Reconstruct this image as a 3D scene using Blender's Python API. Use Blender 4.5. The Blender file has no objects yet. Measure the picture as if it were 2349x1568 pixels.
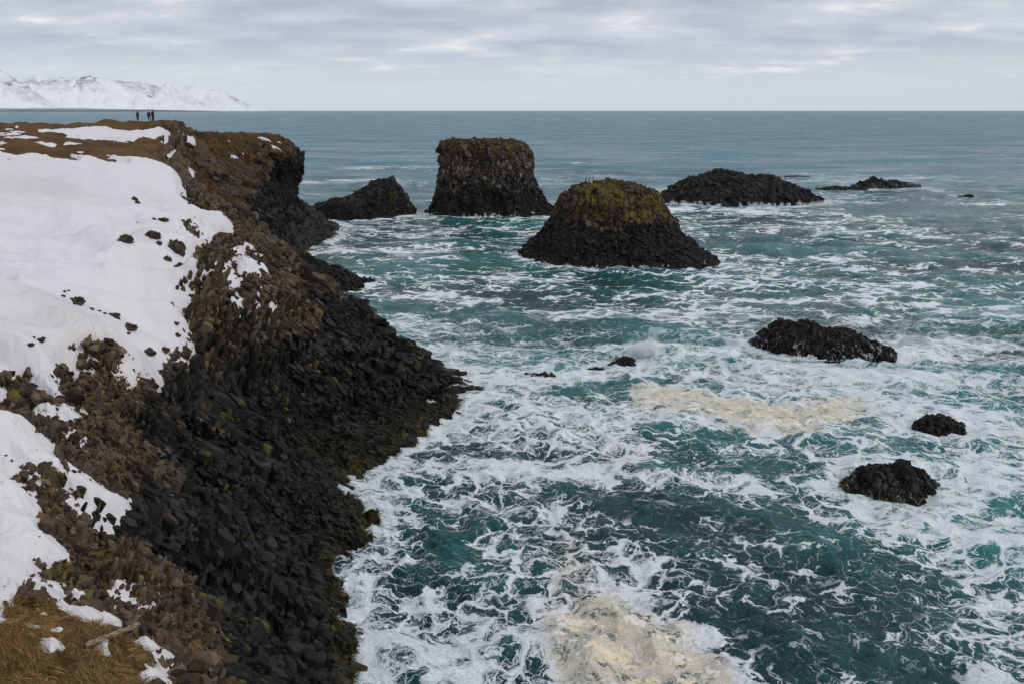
import bpy, bmesh, math, random
import numpy as np
from mathutils import Vector, Matrix

R = math.radians
rng = np.random.default_rng(7)
random.seed(7)
sc = bpy.context.scene
COL = sc.collection

# ------------------------------------------------------------------ camera model
CAMZ = 26.0
F = 1825.0                      # focal length for a frame 2348 wide
TILT = math.atan(531 / F)
CT, ST = math.cos(TILT), math.sin(TILT)


def ratio(u, v):
    a = (u - 1174.0) / F
    b = (784.0 - v) / F
    return a, CT + b * ST, -ST + b * CT


def P3(u, v, Y):
    a, dy, dz = ratio(u, v)
    s = Y / dy
    return np.array((a * s, Y, CAMZ + dz * s))


def P0(u, v, z=0.0):
    a, dy, dz = ratio(u, v)
    s = (z - CAMZ) / dz
    return np.array((a * s, dy * s, z))


def proj(P):
    x, y, z = P[:, 0], P[:, 1], P[:, 2] - CAMZ
    dep = y * CT - z * ST
    up = y * ST + z * CT
    return 1174 + F * x / dep, 784 - F * up / dep


# ------------------------------------------------------------------ noise
def _h(ix, iy, iz, s):
    h = (ix.astype(np.int64) * 374761393 + iy.astype(np.int64) * 668265263 + iz.astype(np.int64) * 1274126177 + s * 974634777) & 0xffffffff
    h = ((h ^ (h >> 13)) * 1274126177) & 0xffffffff
    h = ((h ^ (h >> 16)) * 2246822519) & 0xffffffff
    h = h ^ (h >> 15)
    return (h & 0xffffff).astype(np.float32) / float(0xffffff)


def vnoise(p, s=0):
    i = np.floor(p).astype(np.int64)
    f = (p - i).astype(np.float32)
    f = f * f * f * (f * (f * 6 - 15) + 10)
    r = 0
    for dx in (0, 1):
        wx = f[:, 0] if dx else 1 - f[:, 0]
        for dy in (0, 1):
            wy = f[:, 1] if dy else 1 - f[:, 1]
            for dz in (0, 1):
                wz = f[:, 2] if dz else 1 - f[:, 2]
                r = r + wx * wy * wz * _h(i[:, 0] + dx, i[:, 1] + dy, i[:, 2] + dz, s)
    return r * 2 - 1


def fbm(p, octv=4, s=0, gain=0.5, lac=2.03):
    r = 0
    a = 1.0
    p = p.copy()
    for k in range(octv):
        r = r + a * vnoise(p, s + k)
        a *= gain
        p = p * lac + 7.3
    return r


def xy3(x, y):
    return np.stack([x, y, np.zeros_like(x)], 1)


def voro(p, s=0):
    i = np.floor(p).astype(np.int64)
    n = len(p)
    F1 = np.full(n, 9.0, np.float32)
    F2 = np.full(n, 9.0, np.float32)
    cid = np.zeros(n, np.float32)
    seed = np.zeros((n, 3), np.float32)
    for dx in (-1, 0, 1):
        for dy in (-1, 0, 1):
            for dz in (-1, 0, 1):
                a, b, c = i[:, 0] + dx, i[:, 1] + dy, i[:, 2] + dz
                q = np.stack([a + _h(a, b, c, s + 1), b + _h(a, b, c, s + 2), c + _h(a, b, c, s + 3)], 1)
                d = np.sqrt(((p - q) ** 2).sum(1)).astype(np.float32)
                m = d < F1
                F2 = np.where(m, F1, np.minimum(F2, d))
                F1 = np.where(m, d, F1)
                cid = np.where(m, _h(a, b, c, s + 4), cid)
                seed = np.where(m[:, None], q, seed)
    return F1, F2, cid, seed


def sstep(a, b, x):
    t = np.clip((x - a) / (b - a), 0, 1)
    return t * t * (3 - 2 * t)


# ------------------------------------------------------------------ mesh helpers
def tag(o, label=None, cat=None, group=None, kind=None):
    if label: o['label'] = label
    if cat: o['category'] = cat
    if group: o['group'] = group
    if kind: o['kind'] = kind
    return o


def mesh_obj(name, V, Fc, mat, parent=None, smooth=False, attrs=None):
    """V (n,3); Fc (m,3) or (m,4) int array"""
    V = np.asarray(V, np.float32)
    Fc = np.asarray(Fc, np.int32)
    me = bpy.data.meshes.new(name)
    me.vertices.add(len(V))
    me.vertices.foreach_set('co', V.ravel())
    k = Fc.shape[1]
    me.loops.add(Fc.size)
    me.loops.foreach_set('vertex_index', Fc.ravel())
    me.polygons.add(len(Fc))
    me.polygons.foreach_set('loop_start', np.arange(0, Fc.size, k, dtype=np.int32))
    me.polygons.foreach_set('loop_total', np.full(len(Fc), k, np.int32))
    me.update(calc_edges=True)
    me.validate()
    me.polygons.foreach_set('use_smooth', np.full(len(me.polygons), smooth))
    for a, arr in (attrs or {}).items():
        at = me.attributes.new(a, 'FLOAT', 'POINT')
        at.data.foreach_set('value', np.asarray(arr, np.float32))
    me.materials.append(mat)
    o = bpy.data.objects.new(name, me)
    COL.objects.link(o)
    if parent: o.parent = parent
    return o


def grid_faces(nr, nc, keep=None, closed=False):
    idx = np.arange(nr * nc).reshape(nr, nc)
    if closed:
        idx = np.concatenate([idx, idx[:, :1]], 1)
    f = np.stack([idx[:-1, :-1], idx[:-1, 1:], idx[1:, 1:], idx[1:, :-1]], -1).reshape(-1, 4)
    if keep is not None:
        k = keep[f].any(1)
        f = f[k]
    return f


def compact(V, Fc, attrs):
    used = np.zeros(len(V), bool)
    used[Fc.ravel()] = True
    m = np.cumsum(used) - 1
    return V[used], m[Fc], {k: a[used] for k, a in attrs.items()}


def vnormals(V, Fc):
    a = V[Fc[:, 1]] - V[Fc[:, 0]]
    b = V[Fc[:, -1]] - V[Fc[:, 0]]
    fn = np.cross(a, b)
    N = np.zeros_like(V)
    for k in range(Fc.shape[1]):
        for c in range(3):
            N[:, c] += np.bincount(Fc[:, k], fn[:, c], len(V))
    return N / (np.linalg.norm(N, axis=1, keepdims=True) + 1e-9)


# ------------------------------------------------------------------ materials
def newmat(name):
    m = bpy.data.materials.new(name)
    m.use_nodes = True
    nt = m.node_tree
    nt.nodes.clear()
    out = nt.nodes.new('ShaderNodeOutputMaterial')
    return m, nt, out


class NB:
    def __init__(s, nt): s.nt = nt

    def n(s, t, **kw):
        nd = s.nt.nodes.new(t)
        for k, v in kw.items(): setattr(nd, k, v)
        return nd

    def link(s, a, b): s.nt.links.new(a, b)

    def setv(s, sock, v):
        if hasattr(v, 'is_output') or isinstance(v, bpy.types.NodeSocket): s.link(v, sock)
        else: sock.default_value = v

    def math(s, op, a, b=0.0, c=None, clamp=False):
        nd = s.n('ShaderNodeMath', operation=op, use_clamp=clamp)
        s.setv(nd.inputs[0], a); s.setv(nd.inputs[1], b)
        if c is not None: s.setv(nd.inputs[2], c)
        return nd.outputs[0]

    def vmath(s, op, a, b=(0, 0, 0), sc_=None):
        nd = s.n('ShaderNodeVectorMath', operation=op)
        s.setv(nd.inputs[0], a)
        if op == 'SCALE': s.setv(nd.inputs['Scale'], sc_)
        else: s.setv(nd.inputs[1], b)
        return nd.outputs[0]

    def noise(s, vec, scale, detail=4, rough=0.5, col=False, dist=0.0):
        nd = s.n('ShaderNodeTexNoise')
        s.link(vec, nd.inputs['Vector'])
        nd.inputs['Scale'].default_value = scale
        nd.inputs['Detail'].default_value = detail
        nd.inputs['Roughness'].default_value = rough
        nd.inputs['Distortion'].default_value = dist
        return nd.outputs['Color' if col else 'Fac']

    def voro(s, vec, scale, feature='F1', out='Distance', rnd=1.0):
        nd = s.n('ShaderNodeTexVoronoi', feature=feature)
        s.link(vec, nd.inputs['Vector'])
        nd.inputs['Scale'].default_value = scale
        nd.inputs['Randomness'].default_value = rnd
        return nd.outputs[out]

    def sstep(s, x, a, b, c=0.0, d=1.0):
        nd = s.n('ShaderNodeMapRange', interpolation_type='SMOOTHSTEP')
        s.setv(nd.inputs[0], x); s.setv(nd.inputs[1], a); s.setv(nd.inputs[2], b)
        s.setv(nd.inputs[3], c); s.setv(nd.inputs[4], d)
        return nd.outputs[0]

    def mix(s, f, a, b):
        nd = s.n('ShaderNodeMix', data_type='RGBA')
        s.setv(nd.inputs['Factor'], f)
        s.setv(nd.inputs[6], a if not isinstance(a, tuple) else (*a, 1))
        s.setv(nd.inputs[7], b if not isinstance(b, tuple) else (*b, 1))
        return nd.outputs[2]

    def attr(s, name):
        nd = s.n('ShaderNodeAttribute')
        nd.attribute_name = name
        return nd.outputs['Fac']

    def pos(s): return s.n('ShaderNodeNewGeometry').outputs['Position']

    def stretch(s, vec, v3, rot=(0, 0, 0)):
        nd = s.n('ShaderNodeMapping')
        s.link(vec, nd.inputs['Vector'])
        nd.inputs['Scale'].default_value = v3
        nd.inputs['Rotation'].default_value = rot
        return nd.outputs[0]

    def bump(s, h, strength=0.5, dist=0.1, normal=None):
        nd = s.n('ShaderNodeBump')
        s.link(h, nd.inputs['Height'])
        nd.inputs['Strength'].default_value = strength
        nd.inputs['Distance'].default_value = dist
        if normal is not None: s.link(normal, nd.inputs['Normal'])
        return nd.outputs[0]


def simple(name, col, rough=0.8, spec=0.3, var=0.25, scale=6.0):
    m, nt, out = newmat(name)
    b = NB(nt)
    p = b.pos()
    n = b.noise(p, scale, 4)
    c = b.mix(b.sstep(n, .3, .7), tuple(x * (1 - var) for x in col), tuple(min(1, x * (1 + var)) for x in col))
    bs = b.n('ShaderNodeBsdfPrincipled')
    b.link(c, bs.inputs['Base Color'])
    bs.inputs['Roughness'].default_value = rough
    bs.inputs['Specular IOR Level'].default_value = spec
    b.link(bs.outputs[0], out.inputs[0])
    return m


def rock_material(name, sz=1.0, guano=False, wash=False):
    """attrs: brown 0..1 weathered brown zone, tone per block, moss 0..1 lichen/moss, turf 0..1 dry grass, kelp"""
    m, nt, out = newmat(name)
    b = NB(nt)
    p = b.pos()
    colw = b.voro(b.vmath('ADD', b.stretch(p, (1, 1, .28)), b.vmath('SCALE', b.noise(p, .6 / sz, 2, .5, col=True), sc_=.8 * sz)), 2.6 / sz, 'DISTANCE_TO_EDGE')
    colh = b.sstep(colw, .0, .12)
    n1 = b.noise(p, .9 / sz, 6, .6)
    n2 = b.noise(p, 4.0 / sz, 5, .6)
    n3 = b.noise(p, .25 / sz, 3, .5)
    brown, tone, moss, turf = b.attr('brown'), b.attr('tone'), b.attr('moss'), b.attr('turf')
    dark = b.mix(n2, (.0028, .0027, .0027), (.022, .0205, .0185))
    brn = b.mix(n2, (.010, .007, .0055), (.122, .086, .058))
    fb = b.sstep(b.math('ADD', brown, b.math('MULTIPLY', b.math('SUBTRACT', n1, .5), .8)), .3, .7)
    c = b.mix(fb, dark, brn)
    tn = b.math('ADD', .35, b.math('MULTIPLY', tone, 1.35))
    c = b.vmath('SCALE', c, sc_=tn)
    # lichen / moss: greenish ochre
    mc = b.mix(b.sstep(b.math('ADD', b.math('MULTIPLY', n2, .5), b.math('MULTIPLY', n3, .5)), .38, .62), (.030, .030, .010), (.165, .120, .020))
    fm = b.sstep(b.math('ADD', moss, b.math('MULTIPLY', b.math('SUBTRACT', n1, .5), 2.2)), .42, .78)
    c = b.mix(b.math('MULTIPLY', fm, .85), c, mc)
    tc = b.mix(b.noise(p, 7 / sz, 5, .7), (.050, .026, .009), (.17, .092, .030))
    tc = b.mix(b.sstep(n3, .4, .65), tc, b.vmath('SCALE', tc, sc_=.62))
    ft = b.sstep(b.math('ADD', turf, b.math('MULTIPLY', b.math('SUBTRACT', n1, .5), 1.2)), .4, .65)
    c = b.mix(ft, c, tc)
    if guano:
        gs = b.noise(b.stretch(p, (1.6, 1.6, .35)), 1.0, 5, .65)
        g = b.math('MULTIPLY', b.sstep(gs, .54, .62), b.attr('guano'))
        c = b.mix(b.math('MULTIPLY', g, .6), c, (.36, .34, .30))
    if wash:
        w = b.noise(b.stretch(p, (1.5, .35, .45), (0, R(25), R(15))), 1.0, 3, .55)
        w = b.math('ABSOLUTE', b.math('SUBTRACT', w, .5))
        w = b.math('MULTIPLY', b.sstep(w, .016, .003), b.sstep(b.noise(p, .7, 3, .5), .42, .56))
        w = b.math('MULTIPLY', w, b.attr('wash'))
        c = b.mix(w, c, (.75, .78, .8))
    bs = b.n('ShaderNodeBsdfPrincipled')
    b.link(c, bs.inputs['Base Color'])
    b.link(b.sstep(fb, 0, 1, .60, .9), bs.inputs['Roughness'])
    bs.inputs['Specular IOR Level'].default_value = .22
    h = b.math('ADD', b.math('MULTIPLY', n2, .5), b.noise(p, 14 / sz, 4, .65))
    nb_ = b.bump(h, .7, .06 * sz)
    if sz > 1.2: nb_ = b.bump(colh, .8, .16 * sz, nb_)
    b.link(nb_, bs.inputs['Normal'])
    b.link(bs.outputs[0], out.inputs[0])
    return m


M_ROCK = rock_material('basalt_near', 1.0)
M_ROCKF = rock_material('basalt_far', 1.5)
M_STACK = rock_material('basalt_guano', 1.5, guano=True)
M_ISLET = rock_material('basalt_washed', 1.5, wash=True)


def snow_material():
    m, nt, out = newmat('snow')
    b = NB(nt)
    p = b.pos()
    n = b.noise(p, .06, 4, .6)
    g = b.noise(p, 5.0, 3, .6)
    dirt = b.math('MULTIPLY', b.sstep(n, .46, .68), b.math('ADD', .4, b.math('MULTIPLY', g, .5)))
    c = b.mix(dirt, (.665, .65, .675), (.56, .51, .485))
    c = b.mix(b.math('MULTIPLY', b.sstep(b.noise(p, 3.0, 5, .7), .60, .72), b.sstep(b.noise(p, .25, 3, .5), .45, .6)), c, (.40, .36, .34))
    bs = b.n('ShaderNodeBsdfPrincipled')
    b.link(c, bs.inputs['Base Color'])
    bs.inputs['Roughness'].default_value = .7
    bs.inputs['Specular IOR Level'].default_value = .25
    h = b.math('ADD', b.noise(p, 1.2, 5, .55), b.math('MULTIPLY', b.noise(p, 9, 4, .6), .25))
    b.link(b.bump(h, .5, .12), bs.inputs['Normal'])
    b.link(bs.outputs[0], out.inputs[0])
    return m


M_SNOW = snow_material()

# ------------------------------------------------------------------ terrain base surface (thin-plate spline through survey points)
S = []          # x,y,z


def c(u, v, Y): S.append(P3(u, v, Y))


def w(x, y, z): S.append(np.array((x, y, z), float))


for t in [
    # bottom row to top: u, v, distance
    (-80, 1568, 17), (0, 1568, 18), (150, 1568, 19), (300, 1568, 20.5), (450, 1568, 23.2), (600, 1568, 27), (700, 1568, 29.5),
    (0, 1450, 20), (200, 1450, 22), (330, 1450, 24), (450, 1430, 27), (600, 1430, 31.5), (700, 1430, 34.2),
    (-80, 1300, 23), (0, 1300, 24), (140, 1300, 25.5), (280, 1300, 27.5), (400, 1300, 30), (520, 1300, 34), (640, 1300, 38),
    (0, 1100, 30), (130, 1100, 32), (260, 1100, 34), (400, 1110, 37.5), (480, 1130, 41), (600, 1100, 45.5), (720, 1090, 50),
    (0, 980, 33), (160, 980, 36), (300, 980, 40), (430, 960, 45),
    (-80, 900, 35), (0, 900, 36.5), (150, 900, 39), (300, 900, 43), (500, 900, 50), (640, 905, 60.5), (800, 900, 65.5), (950, 905, 68.5),
    (720, 980, 58), (850, 990, 60.5), (650, 990, 54), (520, 1000, 47),
    (0, 780, 42), (100, 800, 43), (200, 790, 45), (330, 830, 48.5), (430, 800, 53), (600, 780, 60), (700, 790, 64.5), (800, 790, 69), (890, 790, 72.5), (960, 830, 73.5), (1020, 868, 74.5),
    (0, 650, 52), (250, 650, 57), (450, 650, 62), (480, 720, 59), (600, 650, 68), (700, 660, 73), (790, 690, 77), (850, 720, 78), (600, 715, 64),
    (-80, 500, 64), (0, 500, 66), (250, 500, 73), (400, 500, 82), (530, 520, 91), (560, 560, 84), (640, 580, 86), (690, 610, 85), (640, 555, 91), (740, 645, 82.5),
    (0, 400, 84), (250, 400, 92), (340, 400, 96), (395, 410, 99), (420, 450, 95), (470, 485, 95), (545, 495, 98),
    (-80, 350, 95), (0, 350, 96), (150, 350, 99), (250, 352, 102), (320, 355, 104), (385, 381, 105),
    (-60, 305, 108), (0, 305, 110), (60, 310, 108), (120, 322, 106), (184, 331, 106), (254, 334, 108), (312, 346, 108),
    (-100, 288, 120), (0, 286.5, 118), (40, 286, 119), (80, 291, 119),
    (110, 293, 140), (160, 287, 141), (262, 281, 140), (330, 284.5, 138), (420, 292, 136), (400, 297, 134),
    (140, 307, 118), (200, 327, 117), (240, 325, 120), (300, 330, 121), (300, 302, 129), (220, 297, 134), (250, 293, 137), (330, 296, 134), (380, 330, 124), (350, 345, 116),
    (392, 366, 118), (370, 358, 116), (412, 340, 133),
]:
    c(*t)
# shoreline and below water
shore_px = [(812, 1568), (795, 1500), (775, 1420), (772, 1330), (790, 1270), (845, 1235), (848, 1200), (815, 1150), (795, 1100), (830, 1070), (870, 1050), (930, 1010), (1000, 965), (1050, 935), (1095, 908)]
shore = [P0(u, v) for u, v in shore_px]
shore = [np.array((-2, 20, 0)), np.array((-4.5, 25, 0))] + shore + [np.array((-4.5, 76.5, 0)), np.array((-8, 80, 0)), np.array((-13, 85, 0)), np.array((-17, 93, 0)), np.array((-21, 103, 0)), np.array((-27, 112, 0)), np.array((-33, 124, 0)), np.array((-37, 140, 0)), np.array((-39, 150, 0))]
for p in shore:
    w(*p)
for x, y, z in [(2, 22, -5), (0, 32, -5), (-3, 42, -5), (-3, 50, -5), (-6, 57, -4), (0, 66, -5), (2, 74, -4), (-4, 84, -5), (-10, 95, -5), (-15, 110, -5), (-25, 128, -5), (-30, 150, -5), (-30, 180, -5), (-36, 200, -6), (-42, 215, -6), (10, 50, -8), (10, 100, -8), (0, 140, -8), (0, 200, -8),
                # land hidden behind the brow and far inland
                (-24, 93, 7), (-29, 103, 7.5), (-36, 112, 8), (-42, 122, 8), (-46, 140, 9), (-50, 160, 10), (-55, 180, 11), (-60, 200, 8),
                (-75, 150, 21.5), (-90, 165, 21), (-110, 150, 22), (-70, 170, 18), (-90, 200, 15), (-130, 200, 15), (-140, 120, 23.5), (-110, 110, 24),
                (-100, 60, 20), (-80, 40, 19), (-60, 20, 18), (-140, 60, 21), (-140, 0, 20), (-40, 5, 17), (-12, 3, 20), (0, -6, 24.6), (0, 0, 24.4), (-4, 8, 18), (-9, 12, 14.5), (2, 8, 15), (6, 14, 0), (12, 6, -4), (-80, 0, 20)]:
    w(x, y, z)
S = np.array(S)
xyS = S[:, :2] / 50.0


def tps(a, b):
    r2 = ((a[:, None, :] - b[None, :, :]) ** 2).sum(2)
    return np.where(r2 > 0, .5 * r2 * np.log(r2 + 1e-20), 0)


n = len(S)
K = tps(xyS, xyS) + np.eye(n) * 2e-4
Pm = np.hstack([np.ones((n, 1)), xyS])
A = np.vstack([np.hstack([K, Pm]), np.hstack([Pm.T, np.zeros((3, 3))])])
sol = np.linalg.solve(A, np.concatenate([S[:, 2], np.zeros(3)]))
GX0, GY0, GS = -150.0, -10.0, 0.6
GNX, GNY = 290, 420
gx, gy = np.meshgrid(GX0 + GS * np.arange(GNX), GY0 + GS * np.arange(GNY))
q = np.stack([gx.ravel(), gy.ravel()], 1) / 50.0
GZ = np.concatenate([tps(q[i:i + 8000], xyS) @ sol[:n] for i in range(0, len(q), 8000)]) + np.hstack([np.ones((len(q), 1)), q]) @ sol[n:]
GZ = GZ.reshape(GNY, GNX)
_g = np.stack([gx.ravel(), gy.ravel(), 0 * gx.ravel()], 1)
_al = np.stack([_g[:, 0] * .8 + _g[:, 1] * .35, -_g[:, 0] * .35 + _g[:, 1] * .8, _g[:, 2]], 1)
_rid = 1 - np.abs(fbm(_al * np.array([.10, .22, 1]), 3, 881))
_rel = 1.9 * (_rid - .62) + .5 * fbm(_g * .30, 3, 885)
_m = sstep(.8, 4, GZ.ravel()) * sstep(100, 85, gy.ravel()) * sstep(15, 26, gy.ravel()) * sstep(-48, -24, gx.ravel() - .35 * (gy.ravel() - 45) + 12)
GZ += (_rel * _m).reshape(GZ.shape)
for (bu, bv, bY, bx_, by_, am) in [(470, 650, 61, 1.6, 2.2, 2.2), (455, 690, 58, 1.5, 3, 1.0), (230, 800, 44.5, 2.2, 1.6, .9), (300, 850, 44.5, 1.6, 2.0, .8), (620, 930, 56, 2.0, 2.2, -3.0), (560, 900, 54, 1.6, 1.6, -1.2), (700, 960, 58, 2.6, 2.5, -1.5), (500, 1200, 38.5, 1.6, 2.2, .9), (640, 1180, 42.5, 1.2, 3.0, -1.3), (590, 1360, 32, 1.0, 2.5, -1.3), (410, 1010, 40.5, 1.2, 2.0, -1.2), (180, 1120, 32.5, 1.0, 1.0, .6), (560, 560, 86, 2.5, 3, .6)]:
    bp = P3(bu, bv, bY)
    GZ += am * np.exp(-((gx - bp[0]) / bx_) ** 2 - ((gy - bp[1]) / by_) ** 2)


def base_z(x, y):
    fx = np.clip((x - GX0) / GS, 0, GNX - 1.001)
    fy = np.clip((y - GY0) / GS, 0, GNY - 1.001)
    i, j = fx.astype(int), fy.astype(int)
    a, b = fx - i, fy - j
    return GZ[j, i] * (1 - a) * (1 - b) + GZ[j, i + 1] * a * (1 - b) + GZ[j + 1, i] * (1 - a) * b + GZ[j + 1, i + 1] * a * b


def ground(u, v, t0=14.0, t1=260.0):
    """first hit of the view ray with the base land surface"""
    a, dy, dz = ratio(u, v)
    Y = np.linspace(t0, t1, 4000)
    z = CAMZ + dz / dy * Y
    h = base_z(a / dy * Y, Y)
    k = np.argmax(z < h)
    return np.array((a / dy * Y[k], Y[k], h[k]))


# ------------------------------------------------------------------ snow outlines, traced then carried onto the land
SNOW = [
    [(-300, 340), (0, 350), (40, 358), (75, 352), (130, 368), (180, 372), (160, 355), (210, 362), (240, 372), (290, 380), (250, 362), (300, 362), (338, 366), (370, 376), (395, 388), (405, 402), (412, 420), (416, 452), (432, 470), (462, 484), (510, 487), (535, 515), (552, 545), (590, 562), (578, 574), (560, 572), (552, 582), (535, 578), (515, 590), (500, 606), (487, 612), (480, 635), (450, 650), (438, 690), (420, 712), (436, 740), (425, 760), (438, 790), (428, 812), (438, 826), (402, 820), (392, 842), (360, 852), (322, 855), (300, 835), (270, 812), (240, 792), (205, 785), (172, 800), (178, 818), (152, 830), (130, 852), (126, 880), (150, 905), (158, 925), (178, 950), (184, 972), (160, 965), (135, 930), (110, 925), (95, 895), (70, 870), (60, 852), (30, 848), (0, 822), (-300, 700)],
    [(-200, 870), (0, 845), (20, 860), (42, 882), (20, 888), (0, 900), (-200, 930)],
    [(-200, 900), (0, 952), (38, 965), (62, 995), (100, 1030), (128, 1045), (150, 1080), (200, 1105), (235, 1130), (262, 1150), (255, 1158), (215, 1148), (180, 1125), (162, 1108), (140, 1112), (85, 1098), (60, 1078), (25, 1045), (18, 1068), (40, 1075), (48, 1090), (22, 1098), (50, 1130), (78, 1165), (92, 1200), (95, 1220), (120, 1250), (145, 1278), (100, 1290), (88, 1330), (115, 1340), (135, 1352), (140, 1390), (105, 1398), (90, 1380), (60, 1365), (90, 1400), (130, 1440), (160, 1460), (130, 1455), (100, 1432), (80, 1408), (50, 1390), (0, 1372), (-200, 1340)],
    [(0, 1340), (0, 1420), (30, 1448), (0, 1455), (-100, 1440), (-100, 1330)],
    [(15, 1430), (70, 1440), (100, 1455), (80, 1462), (35, 1450)], [(100, 1470), (130, 1480), (118, 1488)],
    [(170, 1360), (210, 1375), (228, 1400), (200, 1395)], [(245, 1370), (275, 1390), (240, 1395)], [(165, 1398), (185, 1420), (190, 1445), (172, 1425)],
    [(270, 1340), (300, 1352), (322, 1336), (312, 1360), (285, 1358)], [(335, 1478), (365, 1500), (352, 1540), (340, 1510)], [(335, 1530), (370, 1548), (395, 1575), (345, 1565)],
    [(230, 1478), (255, 1472), (245, 1490)], [(322, 1370), (332, 1384), (322, 1386)],
    [(192, 1165), (205, 1175), (195, 1180)],
    # far bowl behind the turf brow
    [(85, 296), (160, 297), (245, 291), (262, 299), (300, 302), (330, 300), (365, 292), (388, 300), (392, 312), (375, 314), (340, 310), (318, 320), (303, 333), (275, 333), (232, 324), (184, 325), (140, 308)],
    [(400, 297), (416, 303), (440, 314), (432, 320), (412, 308)], [(412, 338), (405, 352), (392, 368), (372, 368), (390, 350)],
    [(0, 305), (40, 303), (75, 306), (60, 309), (20, 310), (0, 309)], [(10, 315), (60, 313), (110, 320), (90, 323), (40, 320)], [(0, 322), (45, 325), (40, 328), (0, 328)], [(70, 326), (120, 329), (138, 336), (110, 339), (80, 333)], [(128, 323), (170, 329), (195, 334), (165, 335)], [(0, 341), (14, 341), (10, 344), (0, 345)], [(180, 349), (198, 350), (190, 352)], [(85, 343), (105, 343), (100, 346)], [(35, 290), (45, 291), (38, 293)], [(15, 296), (28, 297), (20, 299)], [(230, 352), (258, 356), (282, 361), (262, 361)],
    [(430, 545), (445, 540), (450, 552), (436, 555)],
    [(545, 582), (560, 578), (575, 585), (583, 596), (598, 608), (609, 640), (598, 650), (580, 645), (560, 636), (548, 628), (540, 610), (528, 600)], [(512, 612), (530, 612), (545, 632), (540, 650), (552, 662), (575, 672), (572, 690), (548, 706), (530, 692), (522, 670), (512, 645)], [(590, 655), (606, 655), (604, 668), (590, 680), (582, 672)], [(586, 688), (602, 690), (590, 704)], [(560, 700), (570, 704), (566, 710)],
]
HOLES = [[(490, 545), (520, 540), (545, 548), (560, 558), (520, 578), (505, 600), (470, 608), (452, 595), (462, 565)], [(540, 640), (560, 655), (575, 680), (545, 685), (530, 660)], [(520, 630), (535, 632), (530, 650)],
         [(425, 518), (450, 530), (465, 545), (440, 548)]]


def sdist(px, py, poly):
    poly = np.array(poly, float)
    n_ = len(poly)
    d = np.full(len(px), 1e9)
    ins = np.zeros(len(px), bool)
    for i in range(n_):
        ax, ay = poly[i]
        bx, by = poly[(i + 1) % n_]
        ex, ey = bx - ax, by - ay
        t = np.clip(((px - ax) * ex + (py - ay) * ey) / (ex * ex + ey * ey + 1e-9), 0, 1)
        d = np.minimum(d, (px - ax - t * ex) ** 2 + (py - ay - t * ey) ** 2)
        cnd = ((ay > py) != (by > py))
        xi = ax + (py - ay) / np.where(by - ay == 0, 1e-9, by - ay) * ex
        ins ^= cnd & (px < xi)
    d = np.sqrt(d)
    return np.where(ins, d, -d)


def snow_sd(V):
    """signed distance in metres to the snow edge for land points V"""
    V = V.copy()
    V[:, 1] = np.maximum(V[:, 1], 12)
    u, v = proj(V)
    dist = V[:, 1] / F
    best = np.full(len(u), -99.0)
    for poly in SNOW:
        pa = np.array(poly)
        m = (u > pa[:, 0].min() - 120) & (u < pa[:, 0].max() + 120) & (v > pa[:, 1].min() - 120) & (v < pa[:, 1].max() + 120)
        if m.any():
            best[m] = np.maximum(best[m], sdist(u[m], v[m], poly))
    for poly in HOLES:
        pa = np.array(poly)
        m = (u > pa[:, 0].min() - 60) & (u < pa[:, 0].max() + 60) & (v > pa[:, 1].min() - 60) & (v < pa[:, 1].max() + 60)
        best[m] = np.minimum(best[m], -sdist(u[m], v[m], poly))
    # image px to metres; far patches lie on flatter ground
    k = dist * np.where(V[:, 1] > 90, 3.0, 1.6)
    return best * k


# ------------------------------------------------------------------ land mesh on a fan of rows that widens with distance
def fan(u0, u1, du, r0, r1, k):
    us = np.arange(u0, u1, du)
    a = (us - 1174.0) / F / CT
    nr = int(math.log(r1 / r0) / k)
    Y = r0 * np.exp(np.arange(nr) * k)
    YY, AA = np.meshgrid(Y, a, indexing='ij')
    return (AA * YY).ravel(), YY.ravel(), nr, len(us)


x, y, nr, nc = fan(-420, 1190, 2.3, 13.0, 214.0, 0.0032)
z = base_z(x, y)
V = np.stack([x, y, z], 1)
sd = snow_sd(V)
nsc = np.interp(y, [18, 40, 70, 95], [.3, .55, .9, .6])
sdn = sd + nsc * (.5 * fbm(xy3(x, y) * .9, 4, 11) + .25 * fbm(xy3(x, y) * 3.5, 2, 12))
# zones
nb = fbm(xy3(x, y) * .15, 4, 21)
zthr = np.interp(y, [18, 30, 42, 55, 70, 90, 130], [5.0, 6.8, 9.2, 9.6, 8.8, 8.0, 9.0])
brown = sstep(-2.5, 2.5, z - zthr + 2.2 * nb)
# turf: plateau and far brow, flatter high ground
gxx = (base_z(x + .8, y) - base_z(x - .8, y)) / 1.6
gyy = (base_z(x, y + .8) - base_z(x, y - .8)) / 1.6
slope = np.hypot(gxx, gyy)
u_, v_ = proj(V)
turf = sstep(88, 97, y + 6 * nb) * sstep(.75, .35, slope + .2 * nb) * sstep(12, 15, z)
bl = sdist(u_, v_, [(-400, 1405), (0, 1405), (90, 1420), (170, 1445), (250, 1490), (300, 1530), (340, 1640), (-400, 1640)]) * y / F
bl2 = sstep(-.5, .5, bl + .7 * nb)
turf = np.maximum(turf, bl2)
rocky = (1 - turf)
# ground roughness
land_wave = .35 * fbm(V * .35, 3, 31) + .25 * rocky * fbm(V * 1.0, 3, 32)
Fc = grid_faces(nr, nc)
V[:, 2] += land_wave * sstep(13, 20, y) * np.where(sd > .5, .3, 1)
N = vnormals(V, Fc)
N[N[:, 2] < 0] *= -1
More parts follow.
